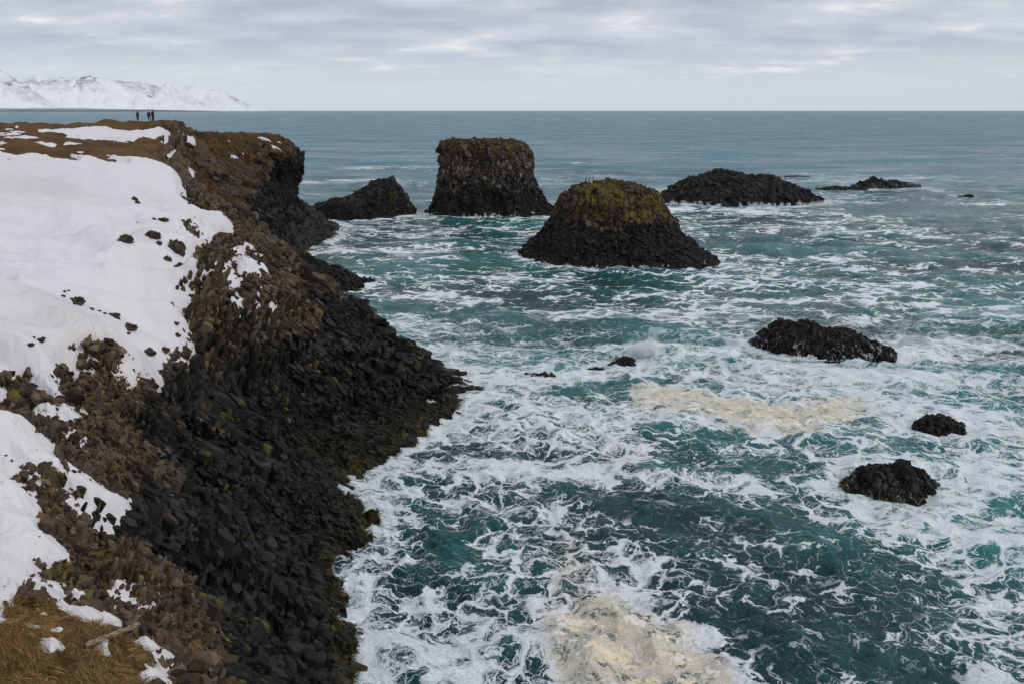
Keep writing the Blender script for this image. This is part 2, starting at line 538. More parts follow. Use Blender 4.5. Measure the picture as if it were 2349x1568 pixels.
# block fracture: cells elongated down the slope
bs_ = np.interp(y, [20, 60, 120, 200], [.55, .75, 1.1, 1.4])
wp = V + .35 * np.stack([fbm(V * .6, 2, 41), fbm(V * .6, 2, 42), fbm(V * .6, 2, 43)], 1)
F1, F2, cid, seed = voro(wp / bs_[:, None], 5)
F1b, F2b, cidb, _ = voro(wp / bs_[:, None] * .38 + 11, 15)
g3 = np.stack([cid * 97 % 1, cid * 57 % 1, cid * 31 % 1], 1) - .5
tiltd = ((wp / bs_[:, None] - seed) * g3).sum(1)
disp = rocky * bs_ * (.55 * (cid - .5) + .9 * tiltd - .25 * np.exp(-(F2 - F1) * 14)) + rocky * bs_ * 1.0 * (cidb - .5 - .3 * np.exp(-(F2b - F1b) * 12))
disp += turf * (.10 * fbm(V * 1.2, 3, 51) + .12 * np.abs(fbm(V * .5, 2, 52)))
disp = np.where(sdn > .35, -.25, disp)
fade = sstep(13, 18, y)
V = V + N * (disp * fade)[:, None]
tone = np.clip(.15 + .55 * cid + .3 * cidb, 0, 1)
moss = np.clip(.34 + .3 * fbm(V * .25, 3, 61), 0, 1) * (brown * .9 + .15) * rocky
kelp_z = sstep(1.0, .1, z)
moss = np.maximum(moss * (1 - kelp_z), .55 * kelp_z)
turf_a = np.clip(turf + rocky * brown * (.22 + .28 * fbm(V * .5, 3, 62)), 0, 1)
keep = V[:, 2] > -2.0
Fk = grid_faces(nr, nc, keep)
att = dict(brown=brown, tone=tone, moss=moss, turf=turf_a)
Vt, Ft, at = compact(V, Fk, att)
LAND_V, LAND_F = Vt, Ft
terrain = mesh_obj('cliff_terrain', Vt, Ft, M_ROCK, attrs=at)
tag(terrain, kind='structure', label='dark basalt cliff coast with brown turf brow under patches of snow')

# raw arrays used later for scattering
LX, LY, LZ, LN, LSD, LBR, LTU, LU, LV = x, y, z, N, sdn, brown, turf, u_, v_
LP = V

# snow sheet: real thickness, dives under the rock at its edges
soft = base_z(x, y) + .30 * fbm(xy3(x, y) * .12, 3, 71) * sstep(0, 4, sd)
# drift hollows
soft += .42 * sstep(1, 6, sd) * fbm(xy3(x * .5 + y * .35, y * .12 - x * .1) * .35, 3, 72)
thick = np.clip(np.interp(y, [30, 55], [.16, 0]) + sdn * np.interp(y, [30, 60], [.55, .30]), -1.3, .42) + .07 * fbm(xy3(x, y) * 1.5, 3, 73) + .05 * fbm(xy3(x, y) * 5, 2, 74) * sstep(45, 25, y)
Vs = np.stack([x, y, soft + thick + .35 * sstep(0, 2, sdn) * (1 - .6 * sstep(80, 110, y))], 1)
keep = (sdn > -1.6)
Fk = grid_faces(nr, nc, keep)
Vs2, Fs2, _ = compact(Vs, Fk, {})
snow = mesh_obj('snow', Vs2, Fs2, M_SNOW, smooth=True)
tag(snow, kind='stuff', label='white snow lying in slopes and patches over the dark cliff', cat='snow')

# ------------------------------------------------------------------ block templates
def hull_template(pts):
    bm = bmesh.new()
    for p in pts: bm.verts.new(p)
    r = bmesh.ops.convex_hull(bm, input=bm.verts[:])
    junk = [g for g in r['geom_interior'] if isinstance(g, bmesh.types.BMVert)]
    bmesh.ops.delete(bm, geom=junk, context='VERTS')
    bmesh.ops.triangulate(bm, faces=bm.faces[:])
    bmesh.ops.recalc_face_normals(bm, faces=bm.faces[:])
    bm.verts.ensure_lookup_table()
    bm.verts.index_update()
    V_ = np.array([v.co[:] for v in bm.verts])
    F_ = np.array([[v.index for v in f.verts] for f in bm.faces])
    bm.free()
    return V_, F_


BOULD, PRISM = [], []
for k in range(14):
    r_ = np.random.default_rng(100 + k)
    p = r_.normal(size=(13, 3)); p /= np.linalg.norm(p, axis=1, keepdims=True)
    p = np.sign(p) * np.abs(p) ** .75
    p *= np.array([.62, .5, .42]) * r_.uniform(.85, 1.1, (13, 1))
    BOULD.append(hull_template(p))
for k in range(12):
    r_ = np.random.default_rng(200 + k)
    ns = r_.choice([5, 6, 6, 7])
    ang = np.sort(np.arange(ns) / ns * 2 * math.pi + r_.uniform(-.25, .25, ns))
    rad = r_.uniform(.46, .62, ns)
    tl = r_.uniform(-.35, .35, 2)
    pts = []
    for a_, q_ in zip(ang, rad):
        cx_, cy_ = math.cos(a_) * q_, math.sin(a_) * q_
        h_ = 1 + tl[0] * cx_ + tl[1] * cy_
        pts += [(cx_ * 1.02, cy_ * 1.02, -1.2), (cx_, cy_, h_ - .08), (cx_ * .86, cy_ * .86, h_)]
    PRISM.append(hull_template(pts))


def basis(axis, spin):
    a = axis / np.linalg.norm(axis, axis=1, keepdims=True)
    ref = np.where(np.abs(a[:, 2:3]) > .9, [[1., 0, 0]], [[0., 0, 1.]])
    t = np.cross(ref, a); t /= np.linalg.norm(t, axis=1, keepdims=True)
    s_ = np.cross(a, t)
    cs, sn = np.cos(spin)[:, None], np.sin(spin)[:, None]
    return np.stack([t * cs + s_ * sn, -t * sn + s_ * cs, a], 2)   # columns


def basis_dir(axis, tdir):
    a = axis / np.linalg.norm(axis, axis=1, keepdims=True)
    t = tdir - a * (tdir * a).sum(1, keepdims=True)
    t /= np.linalg.norm(t, axis=1, keepdims=True) + 1e-9
    return np.stack([t, np.cross(a, t), a], 2)


def batch(temps, pos, axis, spin, scale, extra, tdir=None):
    """merge many block instances in one array set"""
    B = basis(axis, spin) if tdir is None else basis_dir(axis, tdir)
    which = rng.integers(0, len(temps), len(pos))
    VV, FF, EX = [], [], {k: [] for k in extra}
    off = 0
    for k, (tv, tf) in enumerate(temps):
        I = np.nonzero(which == k)[0]
        if not len(I): continue
        v = tv[None] * scale[I][:, None, :]
        v = np.einsum('nij,nvj->nvi', B[I], v) + pos[I][:, None, :]
        f = tf[None] + (np.arange(len(I)) * len(tv))[:, None, None] + off
        VV.append(v.reshape(-1, 3)); FF.append(f.reshape(-1, 3))
        for e in extra: EX[e].append(np.repeat(extra[e][I], len(tv)))
        off += len(I) * len(tv)
    return np.concatenate(VV), np.concatenate(FF), {e: np.concatenate(EX[e]) for e in extra}


def vert_area(V, Fc):
    a = V[Fc[:, 1]] - V[Fc[:, 0]]
    b = V[Fc[:, -1]] - V[Fc[:, 0]]
    ar = np.linalg.norm(np.cross(a, b), axis=1) * (1 if Fc.shape[1] == 4 else .5)
    A_ = np.zeros(len(V))
    for k in range(Fc.shape[1]): A_ += np.bincount(Fc[:, k], ar / Fc.shape[1], len(V))
    return A_


def tris(Fc):
    return Fc if Fc.shape[1] == 3 else np.concatenate([Fc[:, [0, 1, 2]], Fc[:, [0, 2, 3]]])


def clad(V, N, Fc, at, size, sel, cover=.8, temps=None, jit=.12, out=.35, deep=.75, up=0.0, stretch=1.0):
    """cover a rock surface with fractured blocks that belong to the same mesh"""
    A_ = vert_area(V, Fc)
    p_ = np.where(sel, A_ / size ** 2 * cover, 0)
    I = np.nonzero(rng.random(len(p_)) < p_)[0]
    if not len(I): return V, tris(Fc), at
    sz_ = size[I] * np.clip(rng.lognormal(0, .3, len(I)), .5, 1.9)
    ax_ = N[I] + rng.normal(size=(len(I), 3)) * jit + np.array([0, 0, up])
    axn = ax_ / np.linalg.norm(ax_, axis=1, keepdims=True)
    dep_ = sz_ * (rng.random(len(I)) * out - deep)
    sc3 = np.stack([sz_ * rng.uniform(.95, 1.35, len(I)) * 1.08, sz_ * rng.uniform(.85, 1.15, len(I)), sz_], 1)
    td_ = np.tile(np.array([[.15, .1, 1.0]]), (len(I), 1)) + rng.normal(size=(len(I), 3)) * .35
    sc3[:, 0] *= stretch
    ext = {k: a[I] + (rng.normal(size=len(I)) * .10 if k == 'brown' else 0) for k, a in at.items()}
    ext['tone'] = np.clip(rng.random(len(I)) ** 2 * 1.3 + .05, 0, 1.6)
    if 'moss' in ext: ext['moss'] = np.clip(ext['moss'] * rng.uniform(.4, 1.35, len(I)), 0, 1)
    v, f, e = batch(temps or PRISM, V[I] + axn * dep_[:, None], ax_, None, sc3, ext, tdir=td_)
    return np.concatenate([V, v]), np.concatenate([tris(Fc), f + len(V)]), {k: np.concatenate([np.broadcast_to(a, len(V)), e[k]]) for k, a in at.items()}


# area of each fan cell on the land surface
dxc = 2.3 / F / CT * LY
drc = LY * .0032
area = dxc * drc / np.clip(LN[:, 2], .25, 1)
vis = (LY < 100) & (LY > 15) & (LZ > -.4) & (LSD < np.interp(LY, [25, 60], [.0, .25])) & ((LTU < .6) | ((LY < 40) & (rng.random(len(LY)) < .07) & (fbm(LP * .9, 2, 99) > 0))) & (LP[:, 2] > -.8)
edge_ = (LY < 100) & (LY > 15) & (LSD >= 0) & (LSD < 2.6) & (LTU < .6)
size = np.where(LBR > .5, .20, .225) * np.interp(LY, [16, 40, 100], [.85, 1.0, 1.5])
size = size * (1 + .75 * np.clip(fbm(LP * .3, 3, 91), -.6, 1))
size = size * (1 + .9 * sstep(.2, .6, fbm(LP * .13, 3, 98)))
size = np.clip(size, .13, np.interp(LY, [20, 40, 60, 90], [.36, .48, .52, .55]))
pr = np.where(vis, area / size ** 2 * .75, 0)
pr = np.where(edge_ & ~vis, area / size ** 2 * .16 * (1 - LSD / 2.6) * (fbm(LP * .8, 2, 97) > .12), pr)
pick = np.nonzero(rng.random(len(pr)) < pr)[0]
print('blocks', len(pick))
sz = size[pick] * np.clip(rng.lognormal(-.03, .36, len(pick)), .45, 2.3)
nn = LN[pick]
isb = rng.random(len(pick)) < sstep(.45, .9, LBR[pick] - .5 * sstep(45, 65, LY[pick]) * (LZ[pick] < 12) + .15 * fbm(LP[pick] * .4, 2, 92))
lean = np.array([.75, -.25, .35])
ax = nn + np.array([-.25, .25, .45]) + rng.normal(size=nn.shape) * .08
axb = nn * .6 + rng.normal(size=nn.shape) * .6
pos = LP[pick].copy()
pos[:, 2] = np.where(LSD[pick] > .1, np.maximum(pos[:, 2], Vs[pick, 2] - .05), pos[:, 2])
sz = np.where(LSD[pick] > .1, sz * .7, sz)
isb = isb | (LSD[pick] > .1)
m = isb
kz = sstep(1.0, .1, pos[:, 2])
ex = dict(brown=np.clip(LBR[pick] + rng.normal(size=len(pick)) * .12, 0, 1),
          tone=np.clip(rng.random(len(pick)) ** 2.2 * 1.5 + .05 + .25 * fbm(pos * .25, 3, 94), 0, 2.0),
          moss=np.clip((rng.random(len(pick)) < .10 + .45 * sstep(.0, .6, fbm(pos * .22, 2, 93)) * sstep(2, 4, LZ[pick])) * rng.random(len(pick)) * .75 * (kz < .2) * (LZ[pick] > 2) + kz * .5, 0, 1),
          turf=np.clip(.32 * LBR[pick] * (rng.random(len(pick)) < .35), 0, 1))
s3 = np.stack([sz * rng.uniform(.8, 1.3, len(sz)), sz * rng.uniform(.8, 1.2, len(sz)), sz * rng.uniform(.7, 1.2, len(sz))], 1)
vb, fb_, eb = batch(BOULD, pos[m] + nn[m] * (sz[m] * .12)[:, None], axb[m], rng.uniform(0, 6.28, m.sum()), s3[m], {k: a[m] for k, a in ex.items()})
m = ~isb
prot = sz[m] * (rng.random(m.sum()) - .6) * .95
s3p = np.stack([sz[m] * rng.uniform(1.3, 2.7, m.sum()), sz[m] * rng.uniform(.7, 1.0, m.sum()), sz[m] * .9], 1)
pm_ = pos[m]
swirl = .5 * fbm(pm_ * .09, 2, 96)
td = np.stack([.85 + .5 * swirl, -.45 + swirl, -.55 + 0 * swirl], 1) + rng.normal(size=(m.sum(), 3)) * .09
vp, fp, ep = batch(PRISM, pos[m] + nn[m] * prot[:, None] - ax[m] / np.linalg.norm(ax[m], axis=1, keepdims=True) * (sz[m] * .6)[:, None], ax[m], None, s3p, {k: a[m] for k, a in ex.items()}, tdir=td)
# standing groups of jointed columns on the ledges
cp_, ca_, cs3, ce = [], [], [], dict(brown=[], tone=[], moss=[], turf=[])
for (u, v, n_, hh_, rr_) in [(500, 845, 16, 2.2, .34), (545, 838, 16, 2.4, .36), (590, 822, 14, 2.0, .32), (465, 880, 12, 1.8, .34), (428, 930, 14, 1.9, .3), (352, 1005, 10, 1.5, .26), (625, 765, 14, 2.2, .36), (565, 790, 12, 2.0, .34), (300, 1295, 12, 1.1, .2), (340, 1345, 10, 1.0, .2), (480, 1010, 14, 1.6, .28), (700, 830, 12, 1.6, .34), (640, 640, 12, 2.0, .4), (520, 760, 14, 2.0, .34), (480, 700, 16, 2.6, .36), (460, 660, 10, 2.0, .36), (610, 900, 12, 2.2, .34), (250, 1220, 8, .9, .18), (380, 1160, 12, 1.2, .22), (440, 1250, 12, 1.2, .22), (400, 1440, 10, 1.0, .2), (560, 1130, 14, 1.3, .24), (680, 720, 12, 1.7, .36)]:
    k0 = np.argmin(np.where(LY < 100, (LU - u) ** 2 + (LV - v) ** 2, 1e9))
    bp = LP[k0]; dn = np.array([LN[k0][0], LN[k0][1], 0]); dn /= np.linalg.norm(dn) + 1e-9; tn = np.array([-dn[1], dn[0], 0])
    for j in range(n_ * 3):
        a_ = (j % n_ - n_ / 2) * rr_ * 1.0 + rng.normal() * .08
        row = j // n_
        q3 = bp + tn * a_ + dn * (row * rr_ * -1.0 + rng.normal() * .12)
        kk = np.argmin((LX - q3[0]) ** 2 + (LY - q3[1]) ** 2)
        q3 = np.array([q3[0], q3[1], LP[kk, 2]])
        hj = hh_ * .62 * (.42 + .3 * row) * rng.uniform(.5, 1.15)
        cp_.append(q3 - np.array([0, 0, hj * .35])); ca_.append(np.array([0, 0, 1.0]) + dn * .45 + tn * .15 + rng.normal(size=3) * .07)
        r_ = rr_ * rng.uniform(.75, 1.15) * .98
        cs3.append((r_, r_, hj * 1.1))
        ce['brown'].append(float(np.clip(LBR[k0] + rng.normal() * .1, 0, 1))); ce['tone'].append(float(rng.random() ** 1.5 * 1.3 + .1)); ce['moss'].append(float(rng.random() * .45)); ce['turf'].append(0.0)
vc, fc2, ec = batch(PRISM, np.array(cp_), np.array(ca_), rng.uniform(0, 6.28, len(cp_)), np.array(cs3), {k: np.array(a) for k, a in ce.items()})
blocks = mesh_obj('rock_scree', np.concatenate([vb, vp, vc]), np.concatenate([fb_, fp + len(vb), fc2 + len(vb) + len(vp)]), M_ROCK, attrs={k: np.concatenate([eb[k], ep[k], ec[k]]) for k in ex})
tag(blocks, kind='stuff', label='broken basalt blocks and column ends covering the near cliff', cat='rocks')

# ------------------------------------------------------------------ headland: spline patch with a brow and an undercut wall
def catmull(P, n):
    """P (k,d) -> (n,d) sampled evenly in parameter"""
    k = len(P)
    Q = np.concatenate([[2 * P[0] - P[1]], P, [2 * P[-1] - P[-2]]])
    t = np.linspace(0, k - 1 - 1e-6, n)
    i = t.astype(int); f = (t - i).reshape(-1, *([1] * (P.ndim - 1)))
    a, b, c_, d = Q[i], Q[i + 1], Q[i + 2], Q[i + 3]
    return .5 * (2 * b + (c_ - a) * f + (2 * a - 5 * b + 4 * c_ - d) * f ** 2 + (3 * b - a - 3 * c_ + d) * f ** 3)


HL = [
    [(395, 292, 140), (400, 305, 137), (408, 330, 131), (425, 370, 124), (440, 410, 117), (450, 450, 111), (465, 490, 106)],
    [(440, 302, 146), (455, 315, 143), (462, 345, 137), (475, 385, 129), (490, 420, 122), (500, 460, 115), (520, 500, 108)],
    [(470, 304, 152), (500, 318, 149), (515, 350, 143), (525, 385, 136), (540, 425, 128), (560, 470, 120), (590, 520, 113)],
    [(520, 304, 160), (545, 320, 155), (562, 350, 149), (578, 385, 145), (592, 425, 138), (610, 480, 131), (640, 545, 126)],
    [(560, 305, 168), (590, 320, 163), (612, 348, 157), (618, 380, 156), (606, 420, 154), (625, 475, 147), (665, 560, 142)],
    [(595, 306, 175), (628, 320, 170), (650, 345, 165), (650, 380, 166), (632, 420, 165), (650, 475, 160), (708, 550, 163)],
    [(615, 307, 180), (650, 321, 176), (677, 350, 172), (680, 385, 173), (664, 420, 175), (668, 470, 172), (724, 538, 173)],
    [(622, 308, 186), (658, 322, 184), (684, 355, 181), (686, 390, 182), (675, 430, 184), (680, 470, 184), (735, 520, 185)],
    [(622, 309, 194), (655, 323, 195), (679, 355, 194), (682, 395, 195), (674, 435, 197), (682, 475, 198), (735, 512, 199)],
    [(600, 311, 205), (635, 328, 208), (655, 365, 210), (660, 400, 210), (655, 430, 212), (660, 465, 214), (670, 492, 215)],
]
G = np.array([[P3(*t) for t in ln] for ln in HL])
G[:, -1, 2] = np.minimum(G[:, -1, 2], -1.5 + 0 * G[:, -1, 2]) * np.array([0, 0, 0, 0, 1, 1, 1, 1, 1, 1]) + G[:, -1, 2] * np.array([1, 1, 1, 1, 0, 0, 0, 0, 0, 0])
# an inland strip behind the rim so that the top is closed
inl = G[:, :1].copy(); inl[:, 0, 0] -= 14; inl[:, 0, 1] += 6; inl[:, 0, 2] -= .9
G = np.concatenate([inl, G], 1)
NT_, NS_ = 330, 330
G1 = catmull(G, NT_)                         # (NT,7+1,3)
G2 = catmull(np.swapaxes(G1, 0, 1), NS_)     # (NS,NT,3)
V = G2.reshape(-1, 3).astype(float)
Fc = grid_faces(NS_, NT_)
V += np.stack([fbm(V * .16, 3, 301), fbm(V * .16, 3, 302), .5 * fbm(V * .16, 3, 303)], 1) * .9 * sstep(0, 6, 24 - V[:, 2])[:, None]
N = vnormals(V, Fc)
if N[:, 2].mean() < 0: N = -N
steep = sstep(.8, .35, N[:, 2])
lowz = V[:, 2]
cs_ = 1.25
wp = V * np.array([1, 1, .55]) + .5 * np.stack([fbm(V * .5, 2, 311), fbm(V * .5, 2, 312), fbm(V * .5, 2, 313)], 1)
F1, F2, cid, seed = voro(wp / cs_, 25)
F1b, F2b, cidb, _ = voro(wp / 3.6, 26)
g3 = np.stack([cid * 97 % 1, cid * 57 % 1, cid * 31 % 1], 1) - .5
Fs1, Fs2, cs2, sd2 = voro(wp / .62, 27)
d_ = .22 * (cs2 - .5) - .12 * np.exp(-(Fs2 - Fs1) * 12) + (.45 + .55 * steep) * (.75 * (cid - .5) + .9 * ((wp / cs_ - seed) * g3).sum(1) - .35 * np.exp(-(F2 - F1) * 12) + 1.3 * (cidb - .5) - .5 * np.exp(-(F2b - F1b) * 9)) + .18 * fbm(V * 1.5, 3, 314)
V = V + N * (d_ - .25)[:, None]
uu, vv = proj(V)
nb = fbm(V * .12, 4, 321)
darkwall = sstep(-20, 25, sdist(uu, vv, [(625, 375), (700, 340), (740, 560), (640, 560), (575, 490), (560, 455), (600, 430)]) + 18 * nb)
hturf = sstep(-8, 8, sdist(uu, vv, [(380, 285), (640, 300), (668, 330), (640, 345), (560, 335), (520, 345), (440, 330), (400, 320)]) + 14 * nb) * sstep(.5, .8, N[:, 2])
hmoss = np.clip(.30 + .45 * nb + .25 * sstep(60, 0, np.abs(uu - 640) + np.abs(vv - 370)), 0, 1) * (1 - darkwall)
hat = dict(brown=(1 - darkwall) * .95, tone=np.clip(.0 + .4 * cid + .3 * cidb + .35 * cs2, 0, 1), moss=np.maximum(hmoss, .55 * sstep(1.2, .2, V[:, 2])), turf=np.clip(np.maximum(hturf, .50 * (1 - darkwall) + .35 * nb * (1 - darkwall)), 0, 1))
hs_ = (.62 + .4 * fbm(V * .2, 3, 331)) * np.where(darkwall > .5, .8, 1.0)
Vc_, Fc_, hat = clad(V, N, Fc, hat, np.clip(hs_, .4, 1.3), (V[:, 1] > 100) & (V[:, 2] > -.5) & (hturf < .3) & (fbm(V * .35, 2, 332) > np.where(darkwall > .4, -.5, .05)), cover=.5, out=.45, deep=.8)
headland = mesh_obj('headland', Vc_, Fc_, M_ROCKF, attrs=hat)
tag(headland, kind='structure', label='brown turf topped headland with an undercut dark basalt wall above the sea')
# snow scraps lodged on the headland
HV, HN, HU, HVV = V, N, uu, vv


def headland_at(u, v):
    k = np.argmin((HU - u) ** 2 + (HVV - v) ** 2 + 0 * HV[:, 1])
    return HV[k], HN[k]


for i, (u, v, s_, lab) in enumerate([(512, 322, 1.2, None), (605, 321, .9, None), (640, 331, 1.1, None), (630, 341, 1.2, None), (440, 404, 1.5, None), (538, 362, .8, None), (462, 440, .8, None), (560, 357, .7, None), (520, 326, .8, None), (440, 398, .9, None)]):
    p, nrm = headland_at(u, v)
    nr_, na = 7, 26
    vs = []
    up = Vector(nrm); t1 = up.orthogonal().normalized(); t2 = up.cross(t1)
    ph = rng.uniform(0, 6.28, 5)
    for a_ in range(nr_):
        q_ = a_ / (nr_ - 1)
        for b_ in range(na):
            th = b_ / na * 2 * math.pi
            rr = s_ * q_ * (1 + .45 * math.sin(2 * th + ph[0]) + .32 * math.sin(3 * th + ph[1]) + .25 * math.sin(5 * th + ph[2]) + .2 * math.sin(9 * th + ph[3]))
            hh = .10 * math.sqrt(max(0, 1 - q_ ** 2)) + .30 - .42 * q_ ** 3
            vs.append(Vector(p) + Vector((1, 0, 0)) * 0 + t1 * math.cos(th) * rr + t2 * math.sin(th) * rr * .45 + up * hh)
    o = mesh_obj('snow_patch', np.array([tuple(a) for a in vs]), grid_faces(nr_, na, closed=True), M_SNOW, smooth=True)
    tag(o, 'small white snow patch caught on the brown top of the headland', 'snow patch', 'snow scraps on the headland', 'stuff')

# ------------------------------------------------------------------ sea rocks
BLOBS = []     # (x, y, rx, ry) of everything that stands in the water, for the wash of foam


def rockify(V, N, cs_, amp, seedn, st=(1, 1, 1)):
    wp = V * np.array(st) + cs_ * .35 * np.stack([fbm(V / cs_ * .5, 2, seedn + 1), fbm(V / cs_ * .5, 2, seedn + 2), fbm(V / cs_ * .5, 2, seedn + 3)], 1)
    F1, F2, cid, seed = voro(wp / cs_, seedn)
    _, _, cidb, _ = voro(wp / cs_ * .36, seedn + 7)
    g3 = np.stack([cid * 97 % 1, cid * 57 % 1, cid * 31 % 1], 1) - .5
    d = amp * cs_ * (.7 * (cid - .5) + 1.1 * ((wp / cs_ - seed) * g3).sum(1) - .45 * np.exp(-(F2 - F1) * 11) + 1.2 * (cidb - .5)) + amp * .2 * cs_ * fbm(V / cs_ * 2, 3, seedn + 9)
    return V + N * d[:, None], cid, cidb


def stack(name, prof, Yc, dep, cs_, label, cat, mossf, guano=None, seedn=400, mat=None, pw=2.5, front=None, nth=520, ns=170):
    """prof: (v, uL, uR) rows from the rim to below the water at depth Yc"""
    pr_ = np.array([[*P3(a[1], a[0], Yc)[[0, 2]], P3(a[2], a[0], Yc)[0]] for a in prof])   # xL z xR
    cx0 = (pr_[:, 0] + pr_[:, 2]) / 2
    hw = (pr_[:, 2] - pr_[:, 0]) / 2
    rows = np.stack([cx0, hw, pr_[:, 1]], 1)
    rows = np.concatenate([[[rows[0, 0], hw[0] * .02, rows[0, 2] + .5]], [[rows[0, 0], hw[0] * .5, rows[0, 2] + .45]], [[rows[0, 0], hw[0] * .86, rows[0, 2] + .25]], rows])
    seg = np.r_[0, np.cumsum(np.hypot(np.diff(rows[:, 1]), np.diff(rows[:, 2])))]
    ss = np.linspace(0, seg[-1], ns)
    rw = np.stack([np.interp(ss, seg, rows[:, i]) for i in range(3)], 1)
    th = np.linspace(0, 2 * math.pi, nth, endpoint=False)
    ct, st_ = np.cos(th), np.sin(th)
    # superellipse
    k = (np.abs(ct) ** pw + np.abs(st_) ** pw) ** (-1 / pw)
    X = rw[:, 0:1] + rw[:, 1:2] * (ct * k)[None]
    dd = np.where(st_ < 0, dep[0], dep[1])
    Yv = Yc + rw[:, 1:2] * (st_ * k * dd)[None]
    Z = rw[:, 2:3] + 0 * X
    if front is not None:
        fu, fa = front
        Yv = Yv - fa * np.exp(-((X - P3(fu, 600, Yc)[0]) / 6) ** 2) * (st_ < 0) * sstep(prof[0][0] * 0 + 8, 0, Z) * (-st_)[None]
    V = np.stack([X.ravel(), Yv.ravel(), Z.ravel()], 1)
    Fc = grid_faces(ns, nth, closed=True)
    lowf = sstep(0, 3, 6 - V[:, 2])
    V[:, :2] += np.stack([fbm(V * .18, 3, seedn + 31), fbm(V * .18, 3, seedn + 32)], 1) * 1.0
    N = vnormals(V, Fc)
    cen = np.stack([V[:, 0] - cx0.mean(), V[:, 1] - Yc, V[:, 2] * 0 + .5], 1)
    if (N * cen).sum() < 0: N = -N; Fc = Fc[:, ::-1]
    V, cid, cidb = rockify(V, N, cs_ * .8, .62, seedn, (1, 1, .38))
    ztop = pr_[0, 1]
    h = V[:, 2] / ztop
    nb = fbm(V * .22, 4, seedn + 40)
    ms, br, tf, gu = mossf(V, N, h, nb)
    kz = sstep(1.6, .5, V[:, 2])
    at = dict(brown=np.maximum(br, .3 * kz), tone=np.clip(.08 + .5 * cid + .35 * cidb, 0, 1), moss=np.clip(np.maximum(ms, .2 * kz), 0, 1), turf=tf, guano=gu)
    bsz = cs_ * np.interp(h, [.1, .5, .9], [.32, .46, .58]) * (1 + .35 * nb)
    V = V - N * (bsz * .32)[:, None]
    Vc_, Fc_, atc = clad(V, N, Fc, at, np.clip(bsz, .3, 2), (V[:, 2] > -.4) & (N[:, 2] < .85), cover=.85, out=.28, deep=.82)
    o = mesh_obj(name, Vc_, Fc_, mat or M_STACK, attrs=atc)
    tag(o, label, cat)
    zb = 0
    i0 = np.argmin(np.abs(rw[:, 2]))
    BLOBS.append((rw[i0, 0], Yc + (dep[1] - dep[0]) * rw[i0, 1] / 2, rw[i0, 1], rw[i0, 1] * (dep[0] + dep[1]) / 2))
    return o, V, N


def moss1(V, N, h, nb):
    ms = sstep(.72, .95, h + .18 * nb) * .55 + .18
    br = sstep(.28, .62, h + .2 * nb) * .8
    tf = sstep(.93, 1.0, h) * sstep(.4, .8, N[:, 2]) * .55
    gu = sstep(.3, .45, h + .1 * nb) * sstep(.9, .7, h + .1 * nb)
    return ms, br, tf, gu


def moss2(V, N, h, nb):
    xr = (V[:, 0] - 33) / 15.
    ms = sstep(.42, .85, h + .45 * nb - .16 * np.abs(xr)) * .82
    br = sstep(.35, .7, h + .25 * nb) * .95
    tf = sstep(.93, 1.03, h + .1 * nb) * sstep(.5, .85, N[:, 2]) * .42
    return ms, br, tf, 0 * ms


st1, S1V, S1N = stack('sea_stack', [(323, 1034, 1182), (331, 1020, 1202), (345, 1014, 1213), (375, 1011, 1220), (410, 1007, 1226), (440, 1000, 1236), (462, 992, 1250), (478, 982, 1262), (489, 970, 1271), (500, 962, 1280)], 211, (.50, .55), 1.35,
                      'tall flat topped basalt sea stack streaked white by birds, with steep vertical sides', 'sea stack', moss1, seedn=400, pw=2.9)
st2, S2V, S2N = stack('sea_stack', [(421, 1338, 1468), (430, 1316, 1492), (444, 1300, 1507), (468, 1281, 1516), (510, 1256, 1541), (547, 1226, 1578), (566, 1206, 1605), (580, 1190, 1628), (590, 1183, 1640), (600, 1176, 1648)], 148, (.80, .6), 1.05,
                      'broad cone shaped basalt sea stack with yellow green moss on its upper half', 'sea stack', moss2, seedn=500, pw=2.3, front=(1560, 3.5))


